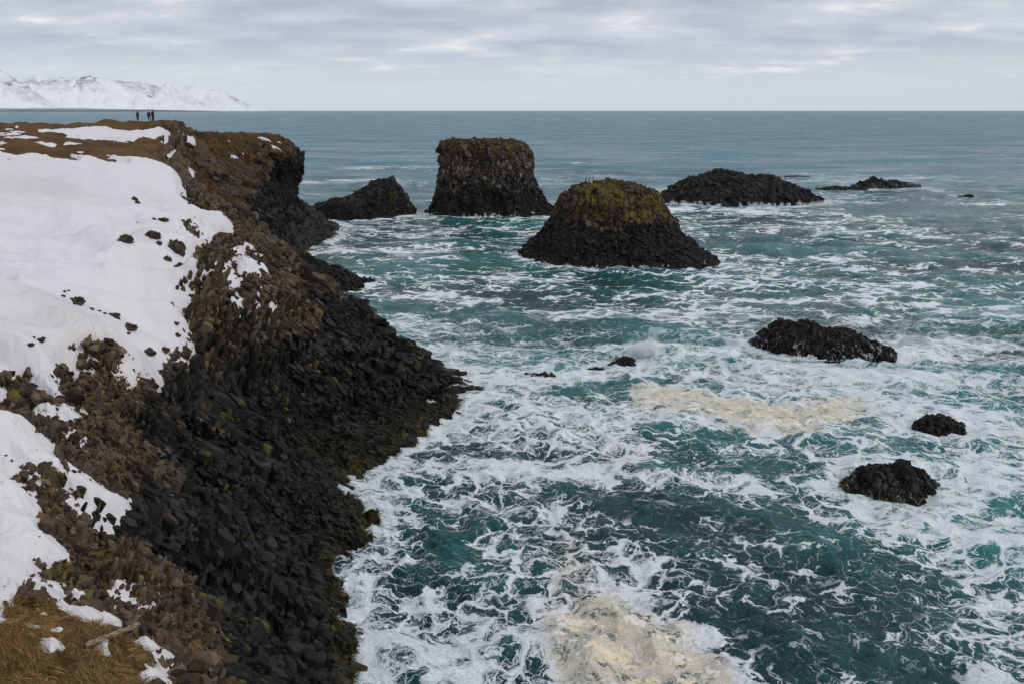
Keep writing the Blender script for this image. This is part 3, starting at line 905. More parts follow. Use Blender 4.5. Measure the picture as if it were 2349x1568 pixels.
def mound(name, sil, Yc, wf, wb, cs_, label, cat, seedn, amp=.5, moss=.15, brown=.1, mat=None, nx=300, nphi=110, wash=.0, group=None, pwr=1.0, slant=0.0, kelp=0.3):
    """sil: skyline (u, v) seen at distance Yc; wf / wb: width of the foot towards and away from the viewer"""
    sil = np.array(sil, float)
    u0, u1 = sil[0, 0], sil[-1, 0]
    us = np.linspace(u0, u1, nx)
    vs = np.interp(us, sil[:, 0], sil[:, 1])
    yc = Yc + slant * (us - u0) / (u1 - u0)
    P = np.array([P3(a, b, c_) for a, b, c_ in zip(us, vs, yc)])
    H = np.maximum(P[:, 2], .02)
    t = (us - u0) / (u1 - u0)
    wsh = np.clip(np.sin(math.pi * np.clip(t, .0, 1)), 0, 1) ** .55 * .75 + .25
    hs = H / H.max()
    wsh = wsh * (.45 + .55 * hs ** .5)
    phi = np.linspace(0, 1, nphi)                 # 0 front foot .. 1 back foot
    q_ = phi * 2 - 1
    prof_ = (1 - np.abs(q_) ** 1.7) ** pwr
    off = np.where(q_ < 0, wf, wb)[None] * q_[None] * wsh[:, None]
    Y = yc[:, None] + off
    X = P[:, 0:1] + 0 * Y
    # ends taper under the water
    Z = H[:, None] * prof_[None] * 1.0
    edge = (1 - prof_)[None] ** 3 * 2.0 + (1 - sstep(0, .04, t) * sstep(1, .96, t))[:, None] * 1.0
    Z = Z - edge
    V = np.stack([X.ravel(), Y.ravel(), Z.ravel()], 1)
    Fc = grid_faces(nx, nphi)
    sc_ = max(.2, wf / 12)
    V[:, :2] += np.stack([fbm(V / wf * 1.2, 3, seedn + 31), fbm(V / wf * 1.2, 3, seedn + 32)], 1) * wf * .09
    V[:, 2] += fbm(V / wf * 2.2, 3, seedn + 33) * wf * .03
    N = vnormals(V, Fc)
    if N[:, 2].sum() < 0: N = -N; Fc = Fc[:, ::-1]
    V, cid, cidb = rockify(V, N, cs_, amp * .8, seedn, (1, 1, 1.3))
    nb = fbm(V * .3, 3, seedn + 40)
    kz = sstep(1.0 * max(.4, min(1.5, H.max() / 3)), .1, V[:, 2])
    at = dict(brown=np.clip(brown + .2 * nb, 0, 1), tone=np.clip(.05 + .5 * cid + .3 * cidb, 0, 1), moss=np.clip(np.maximum(moss + .2 * nb, kelp * kz), 0, 1), turf=0 * nb, wash=wash * sstep(H.max() * .9, 0, V[:, 2] + .5 * nb) + 0 * nb)
    at['wash'] = at['wash'] + 0 * V[:, 0]
    V = V - N * cs_ * .22; V[:, 2] *= .93
    Vc_, Fc_, atc = clad(V, N, Fc, at, np.full(len(V), cs_ * .5), (V[:, 2] > -.3), cover=.6, jit=.25, out=.3, deep=.8, stretch=1.5)
    o = mesh_obj(name, Vc_, Fc_, mat or M_ISLET, attrs=atc)
    tag(o, label, cat, group)
    BLOBS.append(((P[0, 0] + P[-1, 0]) / 2, Yc + slant / 2 + (wb - wf) / 2 * .8, (P[-1, 0] - P[0, 0]) / 2, (wf + wb) / 2 * .9))
    return o, V, N


isl1 = mound('rock_islet', [(1505, 440), (1520, 427), (1545, 414), (1578, 400), (1624, 392), (1661, 387), (1698, 392), (1727, 398), (1752, 394), (1781, 402), (1831, 427), (1864, 442), (1886, 458)], 240, 19, 14, 1.5,
             'long black humped rock islet behind the mossy cone stack', 'rock islet', 600, nx=420, nphi=170, moss=.12, brown=.22, amp=.55)
pyr = mound('rock_islet', [(676, 466), (702, 469), (720, 464), (755, 459), (790, 445), (831, 427), (852, 411), (878, 399), (896, 399), (908, 413), (922, 433), (937, 459), (951, 474), (956, 484)], 203, 10, 9, 1.2,
            'pointed dark rock with a long low tail joining the headland wall', 'rock islet', 650, nx=420, nphi=150, moss=.22, brown=.3, slant=6, amp=.45)
mound('rock_islet', [(1950, 428), (1972, 415), (2005, 409), (2040, 414), (2080, 419), (2106, 424)], 284, 9, 6, 1.2, 'low flat black reef with surf pouring over it, farthest out on the right', 'reef rock', 700, wash=1.0, moss=0)
mound('rock_islet', [(1868, 434), (1885, 430), (1905, 429), (1943, 429), (1975, 430), (1996, 437)], 277, 4, 3, 1.0, 'thin low strip of black reef in front of the far flat reef', 'reef rock', 710, wash=.8, moss=0, nx=160, nphi=60)
mound('rock_islet', [(2196, 453), (2206, 450), (2214, 448), (2226, 446), (2232, 450)], 252, 1.6, 1.4, .6, 'tiny lone black rock tip in open water far to the right', 'rock', 720, nx=80, nphi=50, moss=0)
mound('rock_islet', [(1796, 404.8), (1808, 404.0), (1825, 403.6), (1840, 404.2), (1860, 405)], 331, 1.6, 1.0, .35, 'thin row of black rock tips in surf behind the long humped islet', 'rock', 730, nx=100, nphi=40, moss=0)
mound('rock_islet', [(1702, 786), (1720, 777), (1739, 771), (1757, 749), (1792, 731), (1849, 730), (1884, 739), (1932, 751), (1967, 764), (2002, 780), (2037, 804), (2054, 818)], 89, 4.6, 3.4, .6,
      'black ridged rock with white water running down its grooves, before the humped islet', 'sea rock', 740, wash=1.0, moss=.02, slant=-4.5, nx=360, nphi=140, amp=.7)
mound('rock_islet', [(1384, 852), (1406, 830), (1422, 819), (1440, 815), (1455, 824), (1470, 840)], 79.5, 1.7, 1.3, .45, 'small black rock with a wave bursting against it', 'sea rock', 750, moss=.05, nx=140, nphi=70)
mound('rock_islet', [(2094, 974), (2108, 960), (2129, 952), (2156, 949), (2182, 957), (2206, 968), (2212, 982)], 63, 1.7, 1.3, .5, 'compact dark rock with flat facets awash beside white foam', 'sea rock', 760, moss=.05, nx=160, nphi=80, amp=.62)
mound('rock_islet', [(1918, 1128), (1932, 1108), (1955, 1088), (1980, 1074), (2028, 1066), (2058, 1064), (2066, 1052), (2074, 1052), (2082, 1065), (2108, 1078), (2138, 1089), (2160, 1111), (2168, 1135)], 52, 3.8, 2.8, .46,
      'rounded dark rock skirted with green brown kelp, nearest in the water', 'sea rock', 770, moss=.2, nx=260, nphi=130, amp=.7, kelp=.8, wash=.5)
mound('rock_islet', [(686, 575), (700, 579), (714, 583), (737, 597), (775, 612), (808, 625), (822, 638), (834, 648)], 127, 7, 5, .8, 'low dark spit of columnar rock behind the near cliff edge', 'rock spit', 780, nx=220, nphi=90, moss=.1, brown=.15, slant=-6)
mound('rock_islet', [(815, 640), (826, 636), (840, 638), (852, 640), (862, 644)], 124, 1.3, 1.0, .5, 'small wet rocks trailing off the end of the low spit', 'rock', 790, nx=80, nphi=40, moss=0)
mound('rock_islet', [(700, 532), (715, 524), (727, 520), (740, 519), (755, 522), (775, 530)], 181, 3.0, 2.0, .7, 'low dark rocks awash at the foot of the headland wall', 'rock', 800, nx=120, nphi=50, moss=0)
mound('rock_islet', [(1285, 864), (1300, 853), (1325, 849), (1350, 846), (1375, 842), (1392, 850)], 78.5, 1.4, 1.1, .45, 'low wet ledge half under water beside the small splashed rock', 'sea rock', 820, nx=120, nphi=50, moss=.1, wash=1.0)
mound('rock_islet', [(1150, 878), (1180, 868), (1205, 862), (1225, 860), (1250, 857), (1280, 864)], 76, 1.2, 1.0, .5, 'nearly submerged rock awash off the near cliff point', 'sea rock', 810, nx=100, nphi=40, moss=.1, wash=1.0)

# ------------------------------------------------------------------ sea surface
def waves(x, y, sp):
    h = 0 * x
    p = xy3(x, y)
    wx = 2.2 * vnoise(p * .07, 901); wy = 2.2 * vnoise(p * .07, 902)
    for i, (lam, amp, nd) in enumerate([(64, .35, 1), (32, .35, 2), (17, .30, 2), (9, .30, 3), (5.0, .29, 4), (2.7, .20, 4), (1.5, .11, 4), (.85, .055, 3)]):
        att_ = sstep(1.6, 4.0, lam / sp)
        if att_.max() <= 0: continue
        mod = .55 + .45 * fbm(p / lam * .33, 2, 910 + i)
        for k in range(nd):
            th = R(250 + (k - (nd - 1) / 2) * 38 + 23 * math.sin(i * 2.1 + k * 1.7))
            l2 = lam * (.8 + .17 * k)
            ph = math.pi * ((x + wx) * math.cos(th) + (y + wy) * math.sin(th)) / l2 + 2.4 * vnoise(p / lam * .45, 930 + i * 7 + k)
            h = h + att_ * amp / nd * 1.5 * mod * ((1 - np.abs(np.sin(ph))) * 2 - .75)
    return h


def vrange():
    ys = [9.0]
    while ys[-1] < 32000:
        Y = ys[-1]
        d = Y * Y / (CAMZ * F) * 2.1 * (1 + (Y / 900.0))
        d = max(d, .05 * Y / 30)
        ys.append(Y + min(d, Y * .12))
    return np.array(ys)


Ys = vrange()
us = np.arange(-150, 2520, 2.35)
Us = np.concatenate([np.linspace(-3200, -170, 60), us, np.linspace(2540, 5600, 60)])
aa = (Us - 1174) / F / CT
YY, AA = np.meshgrid(Ys, aa, indexing='ij')
x = (AA * YY).ravel(); y = YY.ravel()
sp = np.maximum(np.maximum(np.gradient(Ys)[:, None] + 0 * AA, 2.35 / F * YY), .04).ravel()
z = waves(x, y, sp)
V = np.stack([x, y, z], 1)
u, v = proj(np.stack([x, y, 0 * x], 1))
lz = base_z(x, y)
inl_ = (x > GX0 + 1) & (x < GX0 + GNX * GS - 2) & (y < GY0 + GNY * GS - 2)
lz = np.where(inl_, lz, -6)
wash = sstep(-3.6, -.3, lz) * inl_
for (bx, by, rx, ry) in BLOBS:
    d = np.hypot((x - bx) / rx, (y - by) / ry)
    gap = (d - 1) * min(rx, ry)
    wash = np.maximum(wash, sstep(3.2, .3, gap) * .95)
# broad foam cover: (u, v, ru, rv, amount)
FB = [(1600, 745, 160, 30, .25), (1900, 860, 430, 50, .20), (2250, 880, 220, 90, .04), (2280, 1060, 150, 70, .30), (1560, 815, 170, 40, .33), (2100, 790, 90, 30, .3),
      (1250, 1000, 280, 60, .16), (1400, 1035, 100, 60, .5), (1230, 1085, 150, 35, .32), (1040, 930, 120, 40, .15), (900, 1060, 120, 50, .2),
      (980, 1370, 230, 60, .22), (1130, 1480, 200, 60, .26), (880, 1540, 150, 50, .2), (1480, 1400, 150, 140, .25), (1300, 1330, 120, 60, .3), (1230, 1215, 110, 45, .3), (860, 1180, 60, 60, .35), (1550, 1500, 120, 80, .25),
      (2250, 1330, 150, 120, .28), (2130, 1230, 160, 50, .18), (1700, 960, 300, 50, .14), (1960, 1210, 110, 40, .15), (1650, 1110, 150, 40, .12),
      (1500, 1180, 180, 60, -.28), (1750, 1310, 260, 90, -.22), (1750, 1470, 240, 90, -.34), (2040, 1420, 180, 90, -.22), (1120, 1185, 90, 35, -.25), (960, 1210, 60, 50, -.28), (1600, 1255, 200, 50, -.22),
      (1100, 560, 160, 25, -.1), (1260, 505, 120, 8, -.1), (1500, 665, 120, 18, -.2), (1380, 640, 150, 18, -.12), (1750, 560, 180, 40, -.26), (2150, 570, 260, 75, -.36), (2020, 700, 330, 38, -.16), (2200, 690, 150, 30, -.2), (1250, 800, 110, 28, -.16),
      (790, 520, 130, 12, .32), (1700, 490, 170, 14, .3), (1950, 412, 170, 12, .5), (2060, 440, 180, 14, .35), (740, 578, 46, 6, .75), (970, 665, 55, 10, .5), (1070, 690, 60, 12, .5), (1225, 532, 45, 5, .7), (1000, 640, 160, 20, .1), (1120, 500, 260, 6, .2),
      (2080, 528, 46, 8, .75), (1772, 530, 12, 9, .7), (2112, 655, 40, 9, .6), (2310, 720, 50, 18, .45), (1930, 610, 120, 14, .25), (1880, 540, 40, 6, .4), (1540, 480, 50, 8, .3), (1600, 600, 90, 30, .2),
      (850, 386, 170, 4.0, .5), (960, 379, 70, 3, .45), (830, 412, 110, 3.5, .6), (740, 422, 60, 3, .55), (1330, 372, 60, 2.5, .5), (930, 420, 60, 3, .4), (1560, 358, 60, 1.5, .4), (2250, 470, 90, 2.5, .5), (2290, 357, 80, 1.8, .5), (1300, 395, 50, 2.5, .35), (2200, 415, 70, 2.5, .4), (2000, 372, 100, 1.6, .3), (1960, 480, 120, 4, .3)]
dens = np.interp(v, [255, 300, 350, 400, 440, 480, 540, 650, 800, 1600], [.0, .05, .10, .15, .21, .25, .26, .24, .24, .25])
ff = np.zeros_like(dens)
for (bu, bv, ru, rv, am) in FB:
    ff += (am if am > 0 else am * .62) * np.exp(-((u - bu) / ru) ** 2 - ((v - bv) / rv) ** 2)
pxy = xy3(x, y)
dens = dens + ff * .8 + .17 * fbm(pxy * .055, 3, 951) + .13 * fbm(pxy * np.array([.13, .22, 1]), 3, 957) + .10 * fbm(pxy * np.array([.02, .05, 1]), 2, 955) * (v < 520)
_a = R(-14) + .5 * vnoise(pxy * .012, 981)
_s = x * np.cos(_a) + y * np.sin(_a); _t = -x * np.sin(_a) + y * np.cos(_a)
_t = _t + 3.5 * vnoise(pxy * .05, 982)
dens = dens + .24 * fbm(np.stack([_s * .045, _t * .26, 0 * x], 1), 3, 983) * sstep(400, 200, y) - .035
dens = np.clip(dens, 0, 1.1)
low_ = sstep(260, 130, y) * (.15 + .06 * fbm(pxy * .3, 2, 987))
dens = np.clip(low_ + dens * (1 - low_ * .85) - .055 * sstep(230, 150, y) * sstep(.3, .6, dens), 0, 1.1)
dens = np.where(wash > 0, np.maximum(dens, dens * .6 + wash * .42), dens)
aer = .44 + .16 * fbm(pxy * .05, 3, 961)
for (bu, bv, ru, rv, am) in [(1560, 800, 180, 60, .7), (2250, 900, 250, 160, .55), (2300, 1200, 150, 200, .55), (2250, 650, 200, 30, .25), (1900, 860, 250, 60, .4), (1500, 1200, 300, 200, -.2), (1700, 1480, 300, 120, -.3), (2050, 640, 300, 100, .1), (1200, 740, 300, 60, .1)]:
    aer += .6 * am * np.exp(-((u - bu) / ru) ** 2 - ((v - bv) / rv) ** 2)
# the wave that rears up beside the small rock
bx, by = P0(1500, 838)[:2]
V[:, 2] += 1.2 * np.exp(-((x - bx) / 2.6) ** 2 - ((y - by - .2 * (x - bx)) / .9) ** 2) + .5 * np.exp(-((x - bx - 7) / 4) ** 2 - ((y - by - 2) / 1.1) ** 2)
Fc = grid_faces(len(Ys), len(Us))
RAFT1 = [(1455, 912), (1478, 890), (1510, 885), (1540, 890), (1570, 900), (1620, 908), (1660, 923), (1700, 928), (1760, 938), (1820, 940), (1870, 930), (1905, 922), (1950, 922), (1972, 945), (1945, 966), (1900, 980), (1850, 996), (1790, 994), (1720, 986), (1650, 968), (1590, 954), (1530, 944), (1480, 936)]
RAFT2 = [(1285, 1400), (1330, 1355), (1390, 1345), (1450, 1368), (1490, 1412), (1560, 1432), (1610, 1468), (1660, 1515), (1700, 1570), (1720, 1620), (1320, 1620), (1285, 1560), (1305, 1520), (1262, 1465), (1256, 1430)]
cream = np.zeros_like(x)
near_ = (y < 110) & (y > 20)
for rf_, ex_ in ((RAFT1, 1.2), (RAFT2, 1.1)):
    W_ = np.array([P0(a, c_)[:2] for a, c_ in rf_])
    sd_r = np.full(len(x), -50.0)
    sd_r[near_] = sdist(x[near_], y[near_], W_)
    cream = np.maximum(cream, sstep(-ex_, .6, sd_r + .8 * fbm(pxy * .6, 3, 971)))
    dens = np.maximum(dens, .66 * sstep(-ex_ * 1.8, .2, sd_r + .9 * fbm(pxy * .5, 3, 973)))
for (bu, bv, ru, rv, am) in [(1310, 1290, 50, 80, .7), (1420, 1040, 60, 30, .35), (740, 578, 46, 6, .6), (1225, 532, 45, 5, .6), (850, 386, 170, 4, .5), (1860, 880, 60, 8, .5)]:
    cream = np.maximum(cream, am * np.exp(-((u - bu) / ru) ** 2 - ((v - bv) / rv) ** 2))


def sea_material():
    m, nt, out = newmat('sea_water')
    b = NB(nt)
    p = b.stretch(b.pos(), (1, 1, 0))
    dens, aer, hg = b.attr('foam'), b.attr('aer'), b.attr('hgt')
    cam = b.n('ShaderNodeSeparateXYZ'); b.link(p, cam.inputs[0])
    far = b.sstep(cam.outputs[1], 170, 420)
    w1 = b.vmath('SCALE', b.vmath('SUBTRACT', b.noise(p, .24, 3, .55, col=True), (.5, .5, .5)), sc_=4.2)
    w2 = b.vmath('SCALE', b.vmath('SUBTRACT', b.noise(p, 1.1, 3, .6, col=True), (.5, .5, .5)), sc_=1.4)
    w3 = b.vmath('SCALE', b.vmath('SUBTRACT', b.noise(p, 5, 3, .6, col=True), (.5, .5, .5)), sc_=.25)
    q = b.stretch(b.vmath('ADD', b.vmath('ADD', p, w1), b.vmath('ADD', w2, w3)), (.75, 1.05, 0), (0, 0, R(18)))
    e1 = b.voro(q, .58, 'DISTANCE_TO_EDGE')
    e2 = b.voro(q, 1.5, 'DISTANCE_TO_EDGE')
    e3 = b.voro(q, 3.8, 'DISTANCE_TO_EDGE')
    N1 = b.noise(q, .55, 7, .62)
    N2 = b.noise(q, 2.2, 6, .65)
    dloc = b.math('ADD', dens, b.math('MULTIPLY', b.math('SUBTRACT', N1, .5), 1.5))
    # strands whose width follows the local cover
    def strand(e, k, lo):
        wd = b.math('MULTIPLY', b.math('MAXIMUM', b.math('SUBTRACT', dloc, lo), 0.0), k)
        r = b.math('DIVIDE', e, b.math('ADD', wd, .0015))
        return b.sstep(r, 1.25, .35)
    f1 = b.math('MULTIPLY', strand(e1, .42, .16), .92)
    f2 = b.math('MULTIPLY', strand(e2, .36, .27), .85)
    f3 = b.math('MULTIPLY', strand(e3, .34, .42), .75)
    solid = b.sstep(b.math('ADD', dloc, b.math('MULTIPLY', b.math('SUBTRACT', N2, .5), .75)), .66, 1.0)
    f = b.math('MAXIMUM', b.math('MAXIMUM', f1, f2), b.math('MAXIMUM', f3, solid))
    # thin milky film round the foam
    film = b.math('MULTIPLY', b.sstep(b.math('ADD', dloc, b.math('MULTIPLY', b.math('SUBTRACT', N2, .5), .9)), .34, .98), .32)
    grain = b.noise(q, 9, 4, .7)
    # broken hair-thin filaments everywhere
    q2 = b.stretch(b.vmath('ADD', b.vmath('ADD', p, b.vmath('SCALE', w1, sc_=1.3)), b.vmath('ADD', w2, w3)), (.9, 1.1, 0), (0, 0, R(-25)))
    e4 = b.voro(q2, .8, 'DISTANCE_TO_EDGE')
    f4 = b.math('MULTIPLY', b.sstep(e4, .045, .008), b.sstep(b.math('ADD', N2, b.math('MULTIPLY', dens, .5)), .50, .72))
    f = b.math('MAXIMUM', f, b.math('MULTIPLY', f4, .75))
    f = b.math('MULTIPLY', f, b.sstep(grain, .25, .58, .50, 1.0))
    f = b.math('MAXIMUM', f, film, clamp=True)
    # middle distance: longer streaks lying across the swell
    qm = b.stretch(b.vmath('ADD', p, b.vmath('ADD', b.vmath('SCALE', w1, sc_=1.2), w2)), (.42, .95, 0), (0, 0, R(-8)))
    Nm = b.noise(qm, .33, 7, .64)
    dm = b.math('ADD', dens, b.math('MULTIPLY', b.math('SUBTRACT', Nm, .5), 2.1))
    em = b.voro(qm, .62, 'DISTANCE_TO_EDGE')
    wdm = b.math('MULTIPLY', b.math('MAXIMUM', b.math('SUBTRACT', dm, .22), 0.0), .42)
    fm_ = b.math('MULTIPLY', b.sstep(b.math('DIVIDE', em, b.math('ADD', wdm, .0015)), 1.3, .4), .85)
    fm_ = b.math('MAXIMUM', fm_, b.sstep(dm, .60, 1.0))
    fm_ = b.math('MAXIMUM', fm_, b.math('MULTIPLY', b.sstep(dm, .30, .9), .35))
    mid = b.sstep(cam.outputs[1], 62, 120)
    f = b.math('ADD', b.math('MULTIPLY', f, b.math('SUBTRACT', 1.0, mid)), b.math('MULTIPLY', fm_, mid), clamp=True)
    # broken whitecap flecks on the far sea
    qf = b.stretch(p, (.22, 1.0, 0), (0, 0, R(-4)))
    nf = b.noise(qf, .55, 6, .68)
    ff_ = b.sstep(b.math('ADD', b.math('MULTIPLY', dens, 1.0), b.math('MULTIPLY', b.math('SUBTRACT', nf, .5), 2.2)), .44, .78)
    f = b.math('ADD', b.math('MULTIPLY', f, b.math('SUBTRACT', 1.0, far)), b.math('MULTIPLY', ff_, far), clamp=True)
    f = b.math('MULTIPLY', f, b.sstep(dens, .02, .2))
    # water colour; light and dark of distant waves painted in with noise
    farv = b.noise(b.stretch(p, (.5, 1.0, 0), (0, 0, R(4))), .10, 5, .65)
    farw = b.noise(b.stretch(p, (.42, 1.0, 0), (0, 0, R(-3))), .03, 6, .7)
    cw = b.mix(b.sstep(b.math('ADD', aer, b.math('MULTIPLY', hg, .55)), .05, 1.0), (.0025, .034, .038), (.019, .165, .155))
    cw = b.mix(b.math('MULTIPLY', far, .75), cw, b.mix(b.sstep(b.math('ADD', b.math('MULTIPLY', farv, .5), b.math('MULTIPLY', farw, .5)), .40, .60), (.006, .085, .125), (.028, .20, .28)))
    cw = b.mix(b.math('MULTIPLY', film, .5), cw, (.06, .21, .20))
    bn = b.math('ADD', b.noise(p, 1.6, 6, .6), b.math('MULTIPLY', b.noise(b.stretch(p, (1, 1.6, 0)), .5, 4, .5), 1.2))
    farb = b.noise(b.stretch(p, (.5, 1.3, 0), (0, 0, R(10))), .16, 6, .62)
    farb2 = b.noise(b.stretch(p, (.35, 1.2, 0), (0, 0, R(-6))), .03, 5, .6)
    bn = b.math('ADD', b.math('MULTIPLY', bn, b.sstep(cam.outputs[1], 100, 500, 1, .6)), b.math('MULTIPLY', b.math('ADD', b.math('MULTIPLY', farb, 9.0), b.math('MULTIPLY', farb2, 26.0)), far))
    nrm = b.bump(bn, .9, .40)
    ws = b.n('ShaderNodeBsdfPrincipled')
    b.link(cw, ws.inputs['Base Color'])
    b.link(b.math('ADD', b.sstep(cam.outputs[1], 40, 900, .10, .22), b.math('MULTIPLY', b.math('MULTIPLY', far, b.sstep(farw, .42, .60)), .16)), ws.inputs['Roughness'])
    ws.inputs['IOR'].default_value = 1.33
    b.link(nrm, ws.inputs['Normal'])
    ws.inputs['Specular IOR Level'].default_value = .34
    fs = b.n('ShaderNodeBsdfPrincipled')
    b.link(b.mix(b.attr('cream'), (.80, .84, .88), (.73, .67, .56)), fs.inputs['Base Color'])
    fs.inputs['Roughness'].default_value = .75
    fs.inputs['Specular IOR Level'].default_value = .2
    b.link(b.bump(b.math('ADD', f, b.math('MULTIPLY', grain, .35)), .55, .10), fs.inputs['Normal'])
    mx = b.n('ShaderNodeMixShader')
    b.link(f, mx.inputs[0]); b.link(ws.outputs[0], mx.inputs[1]); b.link(fs.outputs[0], mx.inputs[2])
    b.link(mx.outputs[0], out.inputs[0])
    return m


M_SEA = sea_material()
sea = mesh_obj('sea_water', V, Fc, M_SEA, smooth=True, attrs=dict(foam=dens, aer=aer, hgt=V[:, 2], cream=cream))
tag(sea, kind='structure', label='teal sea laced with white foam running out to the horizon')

# ------------------------------------------------------------------ thick cream foam rafts
def cream_material():
    m, nt, out = newmat('cream_foam')
    b = NB(nt)
    p = b.pos()
    n = b.noise(p, 1.1, 5, .6)
    f = b.sstep(b.math('ADD', b.attr('cov'), b.math('MULTIPLY', b.math('SUBTRACT', n, .5), 1.3)), .35, .95)
    c = b.mix(f, (.74, .72, .68), (.71, .62, .46))
    c = b.mix(b.sstep(b.noise(p, 2.6, 5, .65), .50, .66), c, (.50, .39, .23))
    bs = b.n('ShaderNodeBsdfPrincipled'); b.link(c, bs.inputs['Base Color']); bs.inputs['Roughness'].default_value = .8
    bs.inputs['Specular IOR Level'].default_value = .2
    b.link(b.bump(b.noise(p, 12, 4, .6), .6, .03), bs.inputs['Normal'])
    b.link(bs.outputs[0], out.inputs[0])
    return m


M_CREAM = cream_material()


def raft(poly, seedn, lab, step=.085, hmax=.13):
    W = np.array([P0(u, v)[:2] for u, v in poly])
    x0, y0 = W.min(0) - .6; x1, y1 = W.max(0) + .6
    nx_, ny_ = int((x1 - x0) / step), int((y1 - y0) / step)
    X, Y = np.meshgrid(np.linspace(x0, x1, nx_), np.linspace(y0, y1, ny_))
    X, Y = X.ravel(), Y.ravel()
    s_ = sdist(X, Y, W)
    p = xy3(X, Y)
    s_ = s_ - .05 + .5 * fbm(p * .5, 4, seedn) + .35 * fbm(p * 2.0, 3, seedn + 5)
    hole = sstep(.16, .34, vnoise(p * np.array([.8, 1.5, 1]), seedn + 8) * .6 + .5 * vnoise(p * 2.3, seedn + 9) + .10 - .03 * s_)
    wq = p + .2 * np.stack([vnoise(p * 1.5, seedn + 11), vnoise(p * 1.5, seedn + 12), 0 * X], 1)
    F1, _, c1, _ = voro(wq * np.array([2.2, 3.0, 1]), seedn + 1)
    G1, _, c2, _ = voro(wq * np.array([4.6, 5.6, 1]), seedn + 2)
    bumps = .55 * np.sqrt(np.clip(1 - F1 ** 2, 0, 1)) * (.4 + .6 * c1) + .35 * np.sqrt(np.clip(1 - G1 ** 2, 0, 1)) * (.4 + .6 * c2)
    froth = fbm(p * np.array([1.2, 2.4, 1]), 5, seedn + 21, gain=.66)
    cover = sstep(.0, .8, np.minimum(s_, .5) * .55 + 1.0 * froth) * (1 - hole)
    Z = waves(X, Y, np.full(len(X), .2)) - .10 + cover * (.10 + hmax * bumps) + .02 * vnoise(p * 9, seedn + 3)
    keep = cover > .05
    V = np.stack([X, Y, Z], 1)
    Fc = grid_faces(ny_, nx_, keep)
    cv_ = sstep(.1, 2.2, s_) * (1 - .7 * hole)
    V, Fc, at_ = compact(V, Fc, dict(cov=cv_))
    o = mesh_obj('sea_foam', V, Fc, M_CREAM, smooth=True, attrs=at_)
    tag(o, lab, 'foam', None, 'stuff')


raft(RAFT1, 1100, 'curved band of cream coloured foam lying between the ridged rock and the kelp rock')
raft(RAFT2, 1150, 'large cream foam raft with dark holes at the bottom edge of the view', step=.055, hmax=.13)

# ------------------------------------------------------------------ spray
def spray_material():
    m, nt, out = newmat('spray_white')
    b = NB(nt)
    d = b.n('ShaderNodeBsdfDiffuse'); d.inputs[0].default_value = (.95, .97, .98, 1)
    t = b.n('ShaderNodeBsdfTranslucent'); t.inputs[0].default_value = (.95, .97, .98, 1)
    mx = b.n('ShaderNodeMixShader'); mx.inputs[0].default_value = .5
    b.link(d.outputs[0], mx.inputs[1]); b.link(t.outputs[0], mx.inputs[2]); b.link(mx.outputs[0], out.inputs[0])
    return m


M_SPRAY = spray_material()
OCT_V = np.array([(1, 0, 0), (-1, 0, 0), (0, 1, 0), (0, -1, 0), (0, 0, 1), (0, 0, -1)], float)
OCT_F = np.array([(0, 2, 4), (2, 1, 4), (1, 3, 4), (3, 0, 4), (2, 0, 5), (1, 2, 5), (3, 1, 5), (0, 3, 5)])


def drops(name, P, s_, lab):
    v = OCT_V[None] * s_[:, None, None] + P[:, None, :]
    f = OCT_F[None] + (np.arange(len(P)) * 6)[:, None, None]
    o = mesh_obj(name, v.reshape(-1, 3), f.reshape(-1, 3), M_SPRAY)
    tag(o, lab, 'sea spray', None, 'stuff')


# burst at the small rock: fans up and to the side of the rock
c0 = P0(1476, 838); c0[2] = .3
nn_ = 12000
jets = np.sort(rng.uniform(R(20), R(165), 90)); jl = rng.lognormal(.05, .25, 90)
ji = rng.integers(0, 90, nn_)
ang = jets[ji] + rng.normal(size=nn_) * .07
rad = rng.random(nn_) ** .7 * jl[ji] * rng.lognormal(0, .05, nn_)
lob = .82 + .25 * fbm(np.stack([ang * 3, 0 * ang, 0 * ang], 1), 3, 1201)
Pq = np.stack([c0[0] + np.cos(ang) * rad * 2.1 * lob + rng.normal(size=nn_) * .05, c0[1] + (rng.normal(size=90) * .45)[ji] * (.2 + rad) + rng.normal(size=nn_) * .05, c0[2] + np.sin(ang) * rad * 3.3 * lob + rng.normal(size=nn_) * .08], 1)
tail = np.stack([c0[0] + rng.random(4000) ** 1.3 * 3.0, c0[1] + rng.normal(size=4000) * .3 + .5, .5 + rng.random(4000) * 1.0 * np.linspace(1, .3, 4000)], 1)
tail[:, 2] = .3 + rng.random(4000) * np.clip(1.5 - (tail[:, 0] - c0[0]) * .35, .2, 2)
la = rng.uniform(R(15), R(160), 34); lr = rng.random(34) ** .6
lc = np.stack([c0[0] + .35 + np.cos(la) * lr * 1.35, c0[1] + rng.normal(size=34) * .35, .35 + np.sin(la) * lr * 1.9], 1)
li = rng.integers(0, 34, 9000)
lob2 = lc[li] + rng.normal(size=(9000, 3)) * (rng.uniform(.14, .36, 34)[li])[:, None]
Pq = np.concatenate([Pq, tail, lob2])
r0 = np.concatenate([rad, np.full(4000, .5), np.full(9000, .6)])
drops('sea_spray', Pq, .07 * np.clip(1 - .65 * r0, .15, 1) * rng.uniform(.5, 1.2, len(Pq)), 'tall burst of white spray beside the small black rock')


